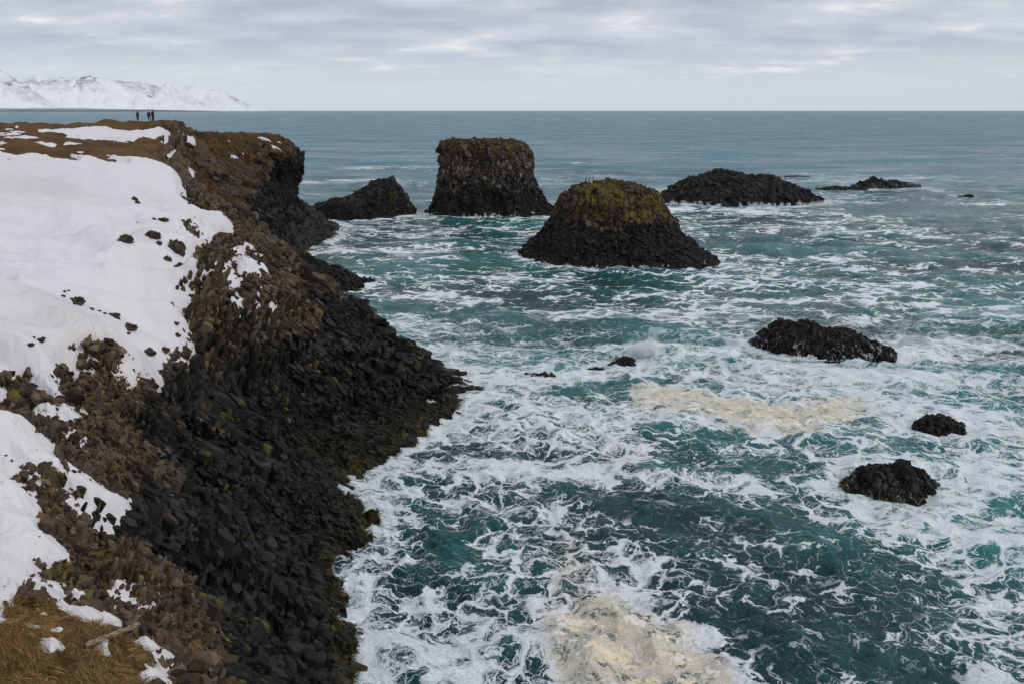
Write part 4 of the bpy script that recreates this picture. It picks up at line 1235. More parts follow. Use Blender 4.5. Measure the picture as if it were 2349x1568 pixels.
def rim_spray(blob, arcs, n_, hgt, s_, lab):
    bx, by, rx, ry = blob
    PP = []
    for a0, a1, k in arcs:
        m_ = int(n_ * k)
        a = rng.uniform(R(a0), R(a1), m_)
        g = np.clip(fbm(np.stack([a * 22, 0 * a, 0 * a], 1), 3, int(bx * 10) % 97 + 1300) + .35, 0, 1.3)
        rr = 1 + rng.normal(size=m_) * .02 + .02
        PP.append(np.stack([bx + np.cos(a) * rx * rr, by + np.sin(a) * ry * rr, rng.random(m_) ** 1.6 * hgt * g - .1], 1))
    P_ = np.concatenate(PP)
    drops('sea_spray', P_, s_ * rng.uniform(.4, 1.2, len(P_)), lab)


rim_spray(BLOBS[1], [(200, 320, 1)], 4500, .6, .06, 'low white splash along the foot of the mossy cone stack')
rim_spray(BLOBS[2], [(205, 360, 1)], 9000, 1.3, .08, 'white splash along the front of the long humped islet')
rim_spray(BLOBS[0], [(215, 325, 1)], 1500, .9, .12, 'thin splash at the foot of the flat topped stack')
rim_spray(BLOBS[8], [(130, 350, 1)], 9000, .5, .04, 'white surf breaking round the ridged black rock')
rim_spray(BLOBS[11], [(20, 170, 1)], 4500, 1.0, .035, 'white spray thrown up behind the kelp skirted rock')

# ------------------------------------------------------------------ kelp fringe, grass, tufts
M_KELP = simple('kelp', (.030, .026, .006), .55, .4, .45, 3)
def grass_material():
    m, nt, out = newmat('dry_grass')
    b = NB(nt)
    p = b.pos()
    c = b.mix(b.attr('tone'), (.10, .055, .022), (.42, .27, .095))
    c = b.mix(b.sstep(b.noise(p, 1.1, 5, .65), .50, .66), c, b.vmath('SCALE', c, sc_=.35))
    bs = b.n('ShaderNodeBsdfPrincipled'); b.link(c, bs.inputs['Base Color']); bs.inputs['Roughness'].default_value = .8
    bs.inputs['Specular IOR Level'].default_value = .2
    b.link(bs.outputs[0], out.inputs[0])
    return m


M_GRASS = grass_material()


def blades(P, D, L, W_, droop, segs=3):
    """P base (n,3), D direction, L length, W width -> strips"""
    n_ = len(P)
    D = D / np.linalg.norm(D, axis=1, keepdims=True)
    side = np.cross(D, rng.normal(size=D.shape)); side /= np.linalg.norm(side, axis=1, keepdims=True) + 1e-9
    V = np.zeros((n_, segs + 1, 2, 3))
    for k in range(segs + 1):
        t = k / segs
        c_ = P + D * (L * t)[:, None]
        c_[:, 2] -= droop * L * t * t
        wd = (W_ * (1 - t * .85))[:, None] * side * .5
        V[:, k, 0] = c_ - wd; V[:, k, 1] = c_ + wd
    base = (np.arange(n_) * (segs + 1) * 2)[:, None, None]
    f = np.array([[2 * k, 2 * k + 1, 2 * k + 3, 2 * k + 2] for k in range(segs)])[None]
    return V.reshape(-1, 3), (base + f).reshape(-1, 4)


m = (LZ > -.5) & (LZ < .9 + .5 * fbm(LP * .2, 2, 1401)) & (LY < 90) & (LP[:, 2] < 1.3)
prk = np.where(m, area * 55, 0)
I = np.nonzero(rng.random(len(prk)) < prk)[0]
rep = np.repeat(I, 2)
P_ = LP[rep] + rng.normal(size=(len(rep), 3)) * .12
D_ = LN[rep] * .5 + np.array([.6, -.2, -.3]) + rng.normal(size=(len(rep), 3)) * .35
Vk, Fk = blades(P_, D_, rng.uniform(.25, .7, len(rep)), rng.uniform(.03, .07, len(rep)), .9)
o = mesh_obj('kelp_fringe', Vk, Fk, M_KELP)
tag(o, 'green brown kelp fringe hanging over the waterline rocks', 'kelp', None, 'stuff')
print('kelp', len(rep))

m = (LTU > .45) & (LY < 40) & (LSD < .1)
prk = np.where(m, area * 420 * (.25 + sstep(-.3, .5, fbm(LP * .7, 2, 1411))), 0)
I = np.repeat(np.nonzero(rng.random(len(prk)) < np.clip(prk, 0, 1))[0], 5)
P_ = LP[I] + rng.normal(size=(len(I), 3)) * np.array([.10, .10, .02]) - np.array([0, 0, .03])
flow = np.stack([.6 + 1.6 * fbm(P_ * 1.3, 2, 1412), -.35 + 1.6 * fbm(P_ * 1.3, 2, 1413), .45 + .4 * fbm(P_ * 2, 2, 1414)], 1)
D_ = flow + rng.normal(size=flow.shape) * .32
Vg, Fg = blades(P_, D_, rng.uniform(.2, .5, len(I)), rng.uniform(.010, .022, len(I)), .55)
# sparse tufts between the brown rocks
m = (LBR > .4) & (LY < 62) & (LZ > 3) & (LSD < .1) & (LTU < .5)
prk = np.where(m, area * .8 * sstep(-.1, .5, fbm(LP * .25, 3, 1421) + np.where(LY < 45, .15, -.1)), 0)
I2 = np.nonzero(rng.random(len(prk)) < prk)[0]
I2 = np.repeat(I2, 46)
P2 = LP[I2] + LN[I2] * .1 + rng.normal(size=(len(I2), 3)) * np.array([.09, .09, .05])
D2 = rng.normal(size=(len(I2), 3)) * .5 + np.array([.5, -.3, .8])
Vt2, Ft2 = blades(P2, D2, rng.uniform(.18, .42, len(I2)), rng.uniform(.012, .028, len(I2)), 1.0)
o = mesh_obj('grass', np.concatenate([Vg, Vt2]), np.concatenate([Fg, Ft2 + len(Vg)]), M_GRASS, attrs=dict(tone=np.repeat(rng.random(len(I) + len(I2)), 8)))
tag(o, 'dry golden grass on the near ledge and tufts between the brown rocks', 'grass', None, 'stuff')
print('grass', len(I), len(I2))

# ------------------------------------------------------------------ loose rocks standing in the snow
def snow_top(px, py):
    k = np.argmin((LX - px) ** 2 + (LY - py) ** 2)
    return float(Vs[k, 2]) if keep_s[k] else float(LP[k, 2])


keep_s = LSD > -1.6
BO = [(292, 573, 16, 14, 'dark angular boulder, left one of the pair high on the snow slope'),
      (355, 568, 19, 9, 'flat topped brown boulder, right one of the pair high on the snow slope'),
      (308, 466, 9, 6, 'dark rock peeping from the smooth snow below the cornice'),
      (405, 600, 17, 22, 'tall pointed brown rock standing in snow beside the pinnacle outcrop'),
      (368, 585, 7, 6, None), (387, 625, 9, 8, None), (415, 634, 9, 7, None), (318, 478, 6, 4, None), (311, 522, 8, 3, None), (375, 522, 12, 4, None), (355, 518, 6, 3, None),
      (182, 709, 17, 11, 'brown rock lump in the middle of the lower snow slope'),
      (147, 692, 5, 4, None), (150, 681, 4, 3, None), (166, 697, 5, 3, None), (172, 714, 4, 3, None), (215, 730, 6, 4, None), (231, 733, 5, 3, None), (158, 679, 4, 2, None), (243, 741, 5, 3, None),
      (265, 745, 15, 7, 'low dark rock at the end of the stone trail on the snow'),
      (300, 770, 16, 8, 'dark rock nearest the lower lip of the snow slope'),
      (298, 784, 5, 3, None), (381, 722, 9, 7, None), (397, 723, 6, 5, None), (405, 755, 7, 5, None), (410, 790, 7, 6, None),
      (345, 830, 14, 8, 'dark rock at the bottom edge of the snow beside the outcrop'), (380, 818, 12, 6, None),
      (98, 815, 9, 6, None), (77, 818, 7, 5, None), (84, 809, 4, 3, None), (105, 808, 5, 4, None)]
UVR = np.stack([LU, LV], 1)
allow = np.nonzero((LSD > -2.5))[0]
for i, (u, v, wu, hv, lab) in enumerate(BO):
    k = allow[np.argmin((LU[allow] - u) ** 2 + (LV[allow] - v) ** 2)]
    p = Vs[k]
    s1 = wu * p[1] / F; s2 = max(hv * p[1] / F, s1 * .55)
    nth_, nph_ = (64, 40) if wu > 8 else (32, 20)
    th = np.linspace(0, 2 * math.pi, nth_, endpoint=False); ph = np.linspace(.02, math.pi - .02, nph_)
    PH, TH = np.meshgrid(ph, th, indexing='ij')
    Vr = np.stack([np.sin(PH) * np.cos(TH), np.sin(PH) * np.sin(TH) * .8, np.cos(PH)], -1).reshape(-1, 3)
    N_ = Vr.copy()
    Vr = Vr * (1 + .28 * fbm(Vr * 1.3 + i * 7.7, 3, 1500 + i))[:, None]
    F1, F2, cid, seed = voro(Vr * 1.7 + i * 3.1, 1600 + i)
    g3 = np.stack([cid * 97 % 1, cid * 57 % 1, cid * 31 % 1], 1) - .5
    Vr = Vr + N_ * (.35 * (cid - .5) + .5 * ((Vr * 1.7 + i * 3.1 - seed) * g3).sum(1) - .12 * np.exp(-(F2 - F1) * 10))[:, None]
    Vr = Vr * np.array([s1, s1 * .9, s2]) 
    Fc_ = grid_faces(nph_, nth_, closed=True)
    o = mesh_obj('boulder', Vr, Fc_[:, ::-1], M_ROCK, attrs=dict(brown=np.full(len(Vr), .75), tone=.1 + .6 * cid, moss=np.full(len(Vr), .2), turf=np.full(len(Vr), .25)))
    o.location = (float(p[0]), float(p[1]), float(p[2] + s2 * .1))
    tag(o, lab or 'small dark stone poking out of the snow slope', 'boulder', 'rocks poking out of the snow slope')

# ------------------------------------------------------------------ weathered beam on the grass
def tube(path, rads, nseg=8, wob=0.0, flat=1.0):
    path = np.array(path, float); V = []
    for i, p in enumerate(path):
        d = path[min(i + 1, len(path) - 1)] - path[max(i - 1, 0)]
        d = Vector(d).normalized(); a = d.orthogonal().normalized(); b_ = d.cross(a)
        for k in range(nseg):
            t = k / nseg * 2 * math.pi
            r_ = rads[i] * (1 + wob * math.sin(3 * t + i * .9) + wob * .8 * random.uniform(-1, 1))
            V.append(Vector(p) + a * math.cos(t) * r_ + b_ * math.sin(t) * r_ * flat)
    n_ = len(path)
    Fq = grid_faces(n_, nseg, closed=True)
    V = [tuple(v) for v in V]
    V += [tuple(path[0]), tuple(path[-1])]
    c0_, c1_ = len(V) - 2, len(V) - 1
    caps = [[c0_, (k + 1) % nseg, k, k] for k in range(nseg)] + [[c1_, (n_ - 1) * nseg + k, (n_ - 1) * nseg + (k + 1) % nseg, (n_ - 1) * nseg + (k + 1) % nseg] for k in range(nseg)]
    return np.array(V), Fq, np.array(caps)


def tube_obj(name, path, rads, mat, parent=None, nseg=8, wob=0.0, flat=1.0):
    V_, Fq, caps = tube(path, rads, nseg, wob, flat)
    me = bpy.data.meshes.new(name)
    me.from_pydata([tuple(v) for v in V_], [], [tuple(int(i) for i in f) for f in Fq] + [tuple(int(i) for i in f[:3]) for f in caps])
    me.materials.append(mat)
    o = bpy.data.objects.new(name, me); COL.objects.link(o)
    if parent: o.parent = parent
    return o


def land_near(u, v):
    ok = np.nonzero((np.abs(LU - u) < 6) & (np.abs(LV - v) < 6))[0]
    pj = proj(LP[ok])
    k = ok[np.argmin((pj[0] - u) ** 2 + (pj[1] - v) ** 2 + .02 * LY[ok])]
    return LP[k].copy()


def wood_material():
    m, nt, out = newmat('grey_weathered_wood')
    b = NB(nt)
    p = b.n('ShaderNodeTexCoord').outputs['Object']
    n = b.noise(b.stretch(p, (2, 14, 14)), 2.5, 5, .6)
    c = b.mix(b.sstep(n, .38, .62), (.05, .032, .018), (.34, .25, .155))
    bs = b.n('ShaderNodeBsdfPrincipled'); b.link(c, bs.inputs['Base Color']); bs.inputs['Roughness'].default_value = .85
    b.link(b.bump(n, .8, .02), bs.inputs['Normal'])
    b.link(bs.outputs[0], out.inputs[0])
    return m


M_WOOD = wood_material()
A_ = land_near(194, 1490) + np.array([0, 0, .12])
aB, dyB, dzB = ratio(320, 1429)
YB = A_[1] + 1.55
B_ = P3(320, 1429, YB)
pts = [A_ + (B_ - A_) * t for t in np.linspace(0, 1, 26)]
axis = Vector(B_ - A_)
q_ = Vector((1, 0, 0)).rotation_difference(axis)
loc = [q_.inverted() @ Vector(p - A_) for p in pts]
beam = tube_obj('wooden_beam', [tuple(p) for p in loc], [.085 * (1 - .15 * t + .06 * math.sin(9 * t)) for t in np.linspace(0, 1, 26)], M_WOOD, nseg=10, wob=.10, flat=.75)
beam.rotation_mode = 'QUATERNION'; beam.rotation_quaternion = q_; beam.location = tuple(A_)
tag(beam, 'split weathered wooden beam jutting from the golden grass ledge', 'wooden beam')
M_WIRE = simple('rusty_wire', (.05, .03, .02), .7, .4)
Wp = [P3(160, 1462, A_[1] - .3), P3(200, 1456, A_[1] + .2), P3(240, 1446, A_[1] + .8), P3(268, 1438, A_[1] + 1.2)]
wv = tube_obj('wire', [tuple(p) for p in Wp], [.006] * 4, M_WIRE, nseg=5)
tag(wv, 'thin rusty fence wire stretched above the wooden beam', 'wire')

# ------------------------------------------------------------------ people
M_COAT = simple('dark_coat', (.012, .012, .016), .8, .3, .3, 20)
M_TROUS = simple('dark_trousers', (.010, .010, .014), .85, .2, .3, 20)
M_SKIN = simple('skin', (.38, .22, .16), .6, .4, .05, 20)
M_HAT = simple('knit_hat', (.014, .013, .015), .9, .2, .2, 40)
M_BLACK = simple('black_plastic', (.01, .01, .01), .4, .5, .1, 40)
M_OLIVE = simple('faded_coat', (.055, .055, .045), .85, .2, .2, 20)


def skin_mesh(name, J, E, mat, parent=None, sub=1, root=0):
    me = bpy.data.meshes.new(name)
    me.from_pydata([j[:3] for j in J], E, [])
    o = bpy.data.objects.new(name, me); COL.objects.link(o)
    md = o.modifiers.new('s', 'SKIN')
    ss = o.modifiers.new('d', 'SUBSURF'); ss.levels = sub; ss.render_levels = sub
    sv = me.skin_vertices[0].data
    for i, j in enumerate(J):
        r_ = j[3]
        sv[i].radius = (r_, r_) if not isinstance(r_, tuple) else r_
        sv[i].use_root = (i == root)
    dg = bpy.context.evaluated_depsgraph_get()
    me2 = bpy.data.meshes.new_from_object(o.evaluated_get(dg))
    o.modifiers.clear(); o.data = me2
    me2.materials.clear(); me2.materials.append(mat)
    for p in me2.polygons: p.use_smooth = True
    if parent: o.parent = parent
    return o


def person(loc, rz, h, pose, label, coat=None, long_coat=False, group=None):
    root = bpy.data.objects.new('person', None); COL.objects.link(root)
    root.location = loc; root.rotation_euler = (0, 0, rz)
    k = h / 1.75
    leg = pose.get('leg', (.12, .14))
    ft = [(-leg[0], .0, .03), (leg[1], .02, .03)]
    arms = pose['arms']         # per side: elbow, wrist
    J = [(0, 0, .93, .13), (0, 0, 1.12, .125), (0, 0, 1.32, .15), (0, .0, 1.46, .075), (0, -.01, 1.53, .06), (0, -.01, 1.60, .088), (0, -.015, 1.70, .078)]
    E = [(0, 1), (1, 2), (2, 3), (3, 4), (4, 5), (5, 6)]
    for s_, f_, a_ in ((-1, ft[0], arms[0]), (1, ft[1], arms[1])):
        i = len(J)
        J += [(s_ * .10, 0, .86, .095), ((s_ * .10 + f_[0]) / 2, -.02, .47, .065), (f_[0], f_[1], .09, .045), (f_[0], f_[1] - .14, .03, .04)]
        E += [(0, i), (i, i + 1), (i + 1, i + 2), (i + 2, i + 3)]
        i = len(J)
        J += [(s_ * .19, 0, 1.40, .07), (*a_[0], .05), (*a_[1], .037)]
        E += [(2, i), (i, i + 1), (i + 1, i + 2)]
        d = Vector(a_[1]) - Vector(a_[0]); d.normalize()
        sd_ = d.orthogonal().normalized()
        for f in range(4):
            b0 = Vector(a_[1]) + d * .07 + sd_ * (.022 * (f - 1.5))
            J += [(*b0, .013), (*(b0 + d * (.055 + .008 * (1.5 - abs(f - 1.5)))), .010)]
            n_ = len(J); E += [(i + 2, n_ - 2), (n_ - 2, n_ - 1)]
        b0 = Vector(a_[1]) + d * .02 + sd_ * .05
        J += [(*b0, .013)]; E += [(i + 2, len(J) - 1)]
    J = [(a * k, b_ * k, c_ * k, r_ * k) for a, b_, c_, r_ in J]
    skin_mesh('body', J, E, M_SKIN, root)
    # jacket over the torso and arms
    Jc = [(0, 0, (.62 if long_coat else .84), .17), (0, 0, 1.0, .165), (0, 0, 1.15, .155), (0, 0, 1.34, .175), (0, 0, 1.46, .10)]
    Ec = [(0, 1), (1, 2), (2, 3), (3, 4)]
    for s_, a_ in ((-1, arms[0]), (1, arms[1])):
        i = len(Jc)
        Jc += [(s_ * .20, 0, 1.41, .085), (*a_[0], .072), (*a_[1], .052)]
        Ec += [(3, i), (i, i + 1), (i + 1, i + 2)]
    skin_mesh('jacket', [(a * k, b_ * k, c_ * k, r_ * k) for a, b_, c_, r_ in Jc], Ec, coat or M_COAT, root, root=1)
    Jt = [(0, 0, .93, .15)]; Et = []
    for s_, f_ in ((-1, ft[0]), (1, ft[1])):
        i = len(Jt)
        Jt += [(s_ * .10, 0, .84, .115), ((s_ * .10 + f_[0]) / 2, -.02, .47, .085), (f_[0], f_[1], .12, .065)]
        Et += [(0, i), (i, i + 1), (i + 1, i + 2)]
    skin_mesh('trousers', [(a * k, b_ * k, c_ * k, r_ * k) for a, b_, c_, r_ in Jt], Et, M_TROUS, root)
    for f_ in ft:
        skin_mesh('shoe', [(f_[0] * k, (f_[1] + .04) * k, .06 * k, .055 * k), (f_[0] * k, (f_[1] - .10) * k, .05 * k, .05 * k), (f_[0] * k, (f_[1] - .17) * k, .04 * k, .035 * k)], [(0, 1), (1, 2)], M_BLACK, root)
    # hat or hood over the skull
    skin_mesh('hat', [(0, .02 * k, 1.64 * k, .105 * k), (0, .015 * k, 1.71 * k, .095 * k), (0, .01 * k, 1.77 * k, .05 * k)], [(0, 1), (1, 2)], M_HAT, root)
    # face: brow, nose, mouth, ears
    for (nm_, px, py, pz, sx, sy, sz_) in [('nose', 0, -.108, 1.60, .016, .02, .028), ('eye', -.035, -.095, 1.625, .014, .008, .008), ('eye', .035, -.095, 1.625, .014, .008, .008), ('mouth', 0, -.098, 1.565, .03, .008, .008), ('ear', -.09, 0, 1.61, .012, .02, .032), ('ear', .09, 0, 1.61, .012, .02, .032)]:
        fb = bmesh.new()
        r_ = bmesh.ops.create_icosphere(fb, subdivisions=2, radius=1.0)
        bmesh.ops.transform(fb, matrix=Matrix.Translation((px * k, py * k, pz * k)) @ Matrix.Diagonal((sx * k, sy * k, sz_ * k, 1)), verts=r_['verts'])
        me = bpy.data.meshes.new(nm_); fb.to_mesh(me); fb.free(); me.materials.append(M_BLACK if nm_ == 'eye' else M_SKIN)
        fo = bpy.data.objects.new(nm_, me); COL.objects.link(fo); fo.parent = root
    tag(root, label, 'person', group)
    return root


def crest(u, y0=125, y1=155):
    """top of the land brow along one bearing"""
    ok = np.nonzero((np.abs(LU - u) < 2.0) & (LY > y0) & (LY < y1))[0]
    pj = proj(LP[ok])
    k = ok[np.argmin(pj[1])]
    return LP[k]


down = [((-.25, .0, 1.14), (-.24, -.06, .90)), ((.25, .0, 1.14), (.24, -.06, .90))]
pk = [((-.24, .0, 1.15), (-.15, -.16, 1.0)), ((.24, .0, 1.15), (.15, -.16, 1.0))]
cam_arms = [((-.27, -.14, 1.30), (-.07, -.26, 1.56)), ((.36, -.12, 1.42), (.14, -.24, 1.60))]
G4 = 'sightseers in dark clothes on the cliff brow'
p = crest(317.5); c1 = p
person((p[0], p[1], p[2] - .03), R(150), 1.76, dict(arms=cam_arms, leg=(.08, .24)), 'person in dark clothes raising a camera to the face, standing apart on the brow')
# camera and shoulder bag it carries
bm = bmesh.new()
r_ = bmesh.ops.create_cube(bm, size=1); bmesh.ops.scale(bm, vec=(.13, .07, .09), verts=r_['verts'])
r_ = bmesh.ops.create_cone(bm, segments=16, radius1=.036, radius2=.034, depth=.09, cap_ends=True)
bmesh.ops.transform(bm, matrix=Matrix.Translation((0, -.07, 0)) @ Matrix.Rotation(R(90), 4, 'X'), verts=r_['verts'])
bmesh.ops.bevel(bm, geom=bm.edges[:], offset=.006, segments=1, affect='EDGES')
me = bpy.data.meshes.new('camera_body'); bm.to_mesh(me); bm.free(); me.materials.append(M_BLACK)
o = bpy.data.objects.new('handheld_camera', me); COL.objects.link(o)
Mr = Matrix.Translation(Vector(c1) + Vector((0, 0, -.03))) @ Matrix.Rotation(R(150), 4, 'Z')
o.matrix_world = Mr @ Matrix.Translation((.04, -.30, 1.64))
tag(o, 'black camera held up by the person standing apart', 'camera')
bm = bmesh.new()
r_ = bmesh.ops.create_cube(bm, size=1); bmesh.ops.scale(bm, vec=(.26, .16, .26), verts=r_['verts'])
bmesh.ops.bevel(bm, geom=bm.edges[:], offset=.05, segments=3, affect='EDGES')
me = bpy.data.meshes.new('bag'); bm.to_mesh(me); bm.free(); me.materials.append(M_BLACK)
o = bpy.data.objects.new('shoulder_bag', me); COL.objects.link(o)
o.matrix_world = Mr @ Matrix.Translation((-.27, .02, .98))
tag(o, 'black shoulder bag hanging at the side of the person with the camera', 'bag')
st_ = tube_obj('strap', [(.02, 0, .12), (.12, -.02, .32), (.30, 0, .50)], [.014] * 3, M_BLACK, parent=o, nseg=5)
for (u, h_, pose, rz, lc, lab) in [(343.6, 1.70, dict(arms=down, leg=(.17, .22)), R(10), False, 'person in a dark jacket with feet apart, left end of the close trio'),
                                   (348.4, 1.56, dict(arms=pk, leg=(.10, .12)), R(-15), True, 'shortest person, squeezed in the middle of the close trio'),
                                   (352.2, 1.84, dict(arms=pk, leg=(.10, .13)), R(-40), True, 'tallest person in a long dark coat, right end of the close trio')]:
    p = crest(u)
    person((p[0], p[1] + {343.6: 0, 348.4: .5, 352.2: -.2}[u], p[2] - .03), rz, h_, pose, lab, long_coat=lc)
for (u, yy, lab) in [(60.5, 172, 'far person half hidden behind the turf brow, left of two'), (69.8, 170, 'far person seen to the knees behind the turf brow, right of two')]:
    zt = P3(u, 284.8 if u < 65 else 284.2, yy)
    person((zt[0], zt[1], zt[2] - 1.76), R(20), 1.72, dict(arms=pk, leg=(.1, .1)), lab, coat=M_OLIVE)

# ------------------------------------------------------------------ birds
M_GULL = simple('gull_white', (.78, .78, .78), .7, .2, .04, 10)
M_WING = simple('gull_grey', (.30, .32, .35), .7, .2, .1, 10)
M_CORM = simple('cormorant_black', (.010, .010, .012), .5, .4, .2, 10)


def ell(bm, c_, s_, rot=(0, 0, 0), sub=2):
    r_ = bmesh.ops.create_icosphere(bm, subdivisions=sub, radius=1.0)
    bmesh.ops.transform(bm, matrix=Matrix.Translation(c_) @ Matrix.Rotation(rot[0], 4, 'X') @ Matrix.Rotation(rot[2], 4, 'Z') @ Matrix.Diagonal((*s_, 1)), verts=r_['verts'])


def bird(kind):
    if kind == 'gull':
        J = [(0, .20, .15, .02), (0, .10, .17, .055), (0, -.02, .18, .075), (0, -.12, .22, .05), (0, -.16, .28, .038), (0, -.19, .31, .035), (0, -.25, .30, .008)]
        E = [(i, i + 1) for i in range(6)]
        J += [(.03, .0, .10, .012), (.03, 0, .0, .009), (-.03, .0, .10, .012), (-.03, 0, .0, .009)]
        E += [(2, 7), (7, 8), (2, 9), (9, 10)]
        o = skin_mesh('gull', J, E, M_GULL, root=2)
        bm = bmesh.new()
        for s_ in (-1, 1): ell(bm, (s_ * .07, .08, .20), (.022, .17, .05), (R(8), 0, 0))
        me = bpy.data.meshes.new('wing'); bm.to_mesh(me); bm.free(); me.materials.append(M_WING)
        wg = bpy.data.objects.new('wing', me); COL.objects.link(wg); wg.parent = o
        return o
    J = [(0, .22, .10, .02), (0, .12, .22, .07), (0, .02, .36, .095), (0, -.04, .50, .06), (0, -.05, .62, .032), (0, -.07, .70, .035), (0, -.11, .73, .03), (0, -.20, .74, .008)]
    E = [(i, i + 1) for i in range(7)]
    J += [(.04, .06, .10, .014), (.04, .05, .0, .01), (-.04, .06, .10, .014), (-.04, .05, .0, .01)]
    E += [(1, 8), (8, 9), (1, 10), (10, 11)]
    o = skin_mesh('cormorant', J, E, M_CORM, root=2)
    return o


def surf_at(V, N, u, v, up=None):
    U_, W_ = proj(V)
    ok = np.nonzero((np.abs(U_ - u) < 5) & (np.abs(W_ - v) < 5))[0]
    k = ok[np.argmin(V[ok, 1] + ((U_[ok] - u) ** 2 + (W_[ok] - v) ** 2) * .3)] if len(ok) else np.argmin((U_ - u) ** 2 + (W_ - v) ** 2)
    return V[k]


GB = [(S1V, S1N, a, b_, 'white gull perched on a ledge of the flat topped sea stack', 'gulls on the flat topped stack') for a, b_ in
      [(1083, 324), (1120, 324), (1143, 323), (1085, 331), (1093, 341), (1109, 341), (1121, 344), (1122, 354), (1150, 358), (1077, 368), (1098, 371), (1114, 374), (1148, 374), (1090, 380), (1121, 377), (1160, 372), (1045, 405), (1175, 405), (1190, 415), (1205, 400), (1130, 352), (1168, 392)]]
GB += [(pyr[1], pyr[2], a, b_, 'white gull perched on the ridge of the pointed rock', 'gulls on the pointed rock') for a, b_ in
       [(830, 428), (824, 431), (817, 433), (812, 435), (806, 438), (800, 441), (796, 442), (790, 445), (786, 446), (840, 420), (880, 399), (886, 399), (762, 457), (770, 453)]]
g0 = bird('gull'); used = False


def copy_tree(o, parent=None):
    c_ = o.copy(); COL.objects.link(c_); c_.parent = parent
    for ch in [k for k in bpy.data.objects if k.parent == o]: copy_tree(ch, c_)
    return c_


for (VV_, NN_, a, b_, lab, grp) in GB:
    p = surf_at(VV_, NN_, a, b_)
    o = g0 if not used else copy_tree(g0); used = True
    o.location = tuple(p + np.array([0, -.05, .02])); o.rotation_euler = (0, 0, random.uniform(0, 6.28)); s_ = random.uniform(1.1, 1.35); o.scale = (s_, s_, s_)
    tag(o, lab, 'gull', grp)
c_0 = bird('cormorant'); used = False
for (VV_, a, b_, lab) in [(S2V, 1347, 413, 'black cormorant on the mossy cone stack, left of three'), (S2V, 1353, 412, 'black cormorant on the mossy cone stack, middle of three'), (S2V, 1361, 413, 'black cormorant with lowered head on the mossy cone stack, right of three'), (pyr[1], 893, 400, 'lone black cormorant at the tip of the pointed rock')]:
    U_, W_ = proj(VV_)
    ok = np.nonzero(np.abs(U_ - a) < 4)[0]; k = ok[np.argmin(W_[ok])]
    o = c_0 if not used else copy_tree(c_0); used = True
    o.location = tuple(VV_[k]); o.rotation_euler = (0, 0, random.uniform(0, 6.28)); o.scale = (1.0, 1.0, 1.0)
    tag(o, lab, 'cormorant')

# ------------------------------------------------------------------ far coast and mountains
def mountain_material():
    m, nt, out = newmat('snowy_mountain')
    b = NB(nt)
    p = b.pos()
    nz = b.n('ShaderNodeSeparateXYZ'); g = b.n('ShaderNodeNewGeometry'); b.link(g.outputs['Normal'], nz.inputs[0])
    n = b.noise(b.stretch(p, (1, 1, 2.5)), .007, 6, .65)
    steep = b.math('MULTIPLY', b.sstep(n, .44, .52), b.attr('crag'))
    c = b.mix(steep, (.90, .90, .91), (.06, .07, .09))
    bs = b.n('ShaderNodeBsdfPrincipled'); b.link(c, bs.inputs['Base Color']); bs.inputs['Roughness'].default_value = .8
    bs.inputs['Specular IOR Level'].default_value = .1
    b.link(bs.outputs[0], out.inputs[0])
    return m


M_MTN = mountain_material()


def mountain(sil, D, seedn, wf=2.3, lab=None, rough=1.0):
    sil = np.array(sil, float)
    nx_, nq = int((sil[-1, 0] - sil[0, 0]) * 1.6) + 40, 150
    us_ = np.linspace(sil[0, 0], sil[-1, 0], nx_)
    vs_ = np.interp(us_, sil[:, 0], sil[:, 1])
    P = np.array([P3(a, b_, D) for a, b_ in zip(us_, vs_)])
    H = np.maximum(P[:, 2], 5)
    Hs = np.convolve(np.pad(H, 40, 'edge'), np.ones(61) / 61, 'same')[40:-40]
    q_ = np.linspace(-1, 1, nq)
    off = q_[None] * (Hs * wf)[:, None]
    prof_ = (1 - np.abs(q_)) ** 1.18
    Z = H[:, None] * prof_[None]
    X = P[:, 0:1] + 0 * Z
    Y = D + off
    V = np.stack([X.ravel(), Y.ravel(), Z.ravel()], 1)
    pw_ = V / 1000.0
    rg = 1 - np.abs(fbm(np.stack([pw_[:, 0] * 2.6, pw_[:, 1] * .9, 0 * pw_[:, 0]], 1), 5, seedn))
    mid = (np.abs(q_)[None] * (1 - np.abs(q_)[None]) * 4 + 0 * Z).ravel()
    V[:, 2] += (rg - .6) * mid * np.repeat(H, nq) * .34 * rough + fbm(pw_ * 7, 4, seedn + 9) * 15 * rough * np.clip(V[:, 2] / 300, 0, 1)
    V[:, 1] += fbm(pw_ * 1.3, 3, seedn + 20) * 220
    Fc = grid_faces(nx_, nq)
    loc_ = np.repeat(H - Hs, nq)
    crag = sstep(.45, .9, prof_[None] + 0 * Z).ravel() * sstep(-.2, .9, fbm(pw_ * 1.4, 3, seedn + 30)) * rough
    o = mesh_obj('mountain_range', V, Fc, M_MTN, smooth=False, attrs=dict(crag=np.clip(crag, 0, 1) * sstep(80, 260, np.repeat(H, nq))))
    tag(o, lab, None, None, 'structure')


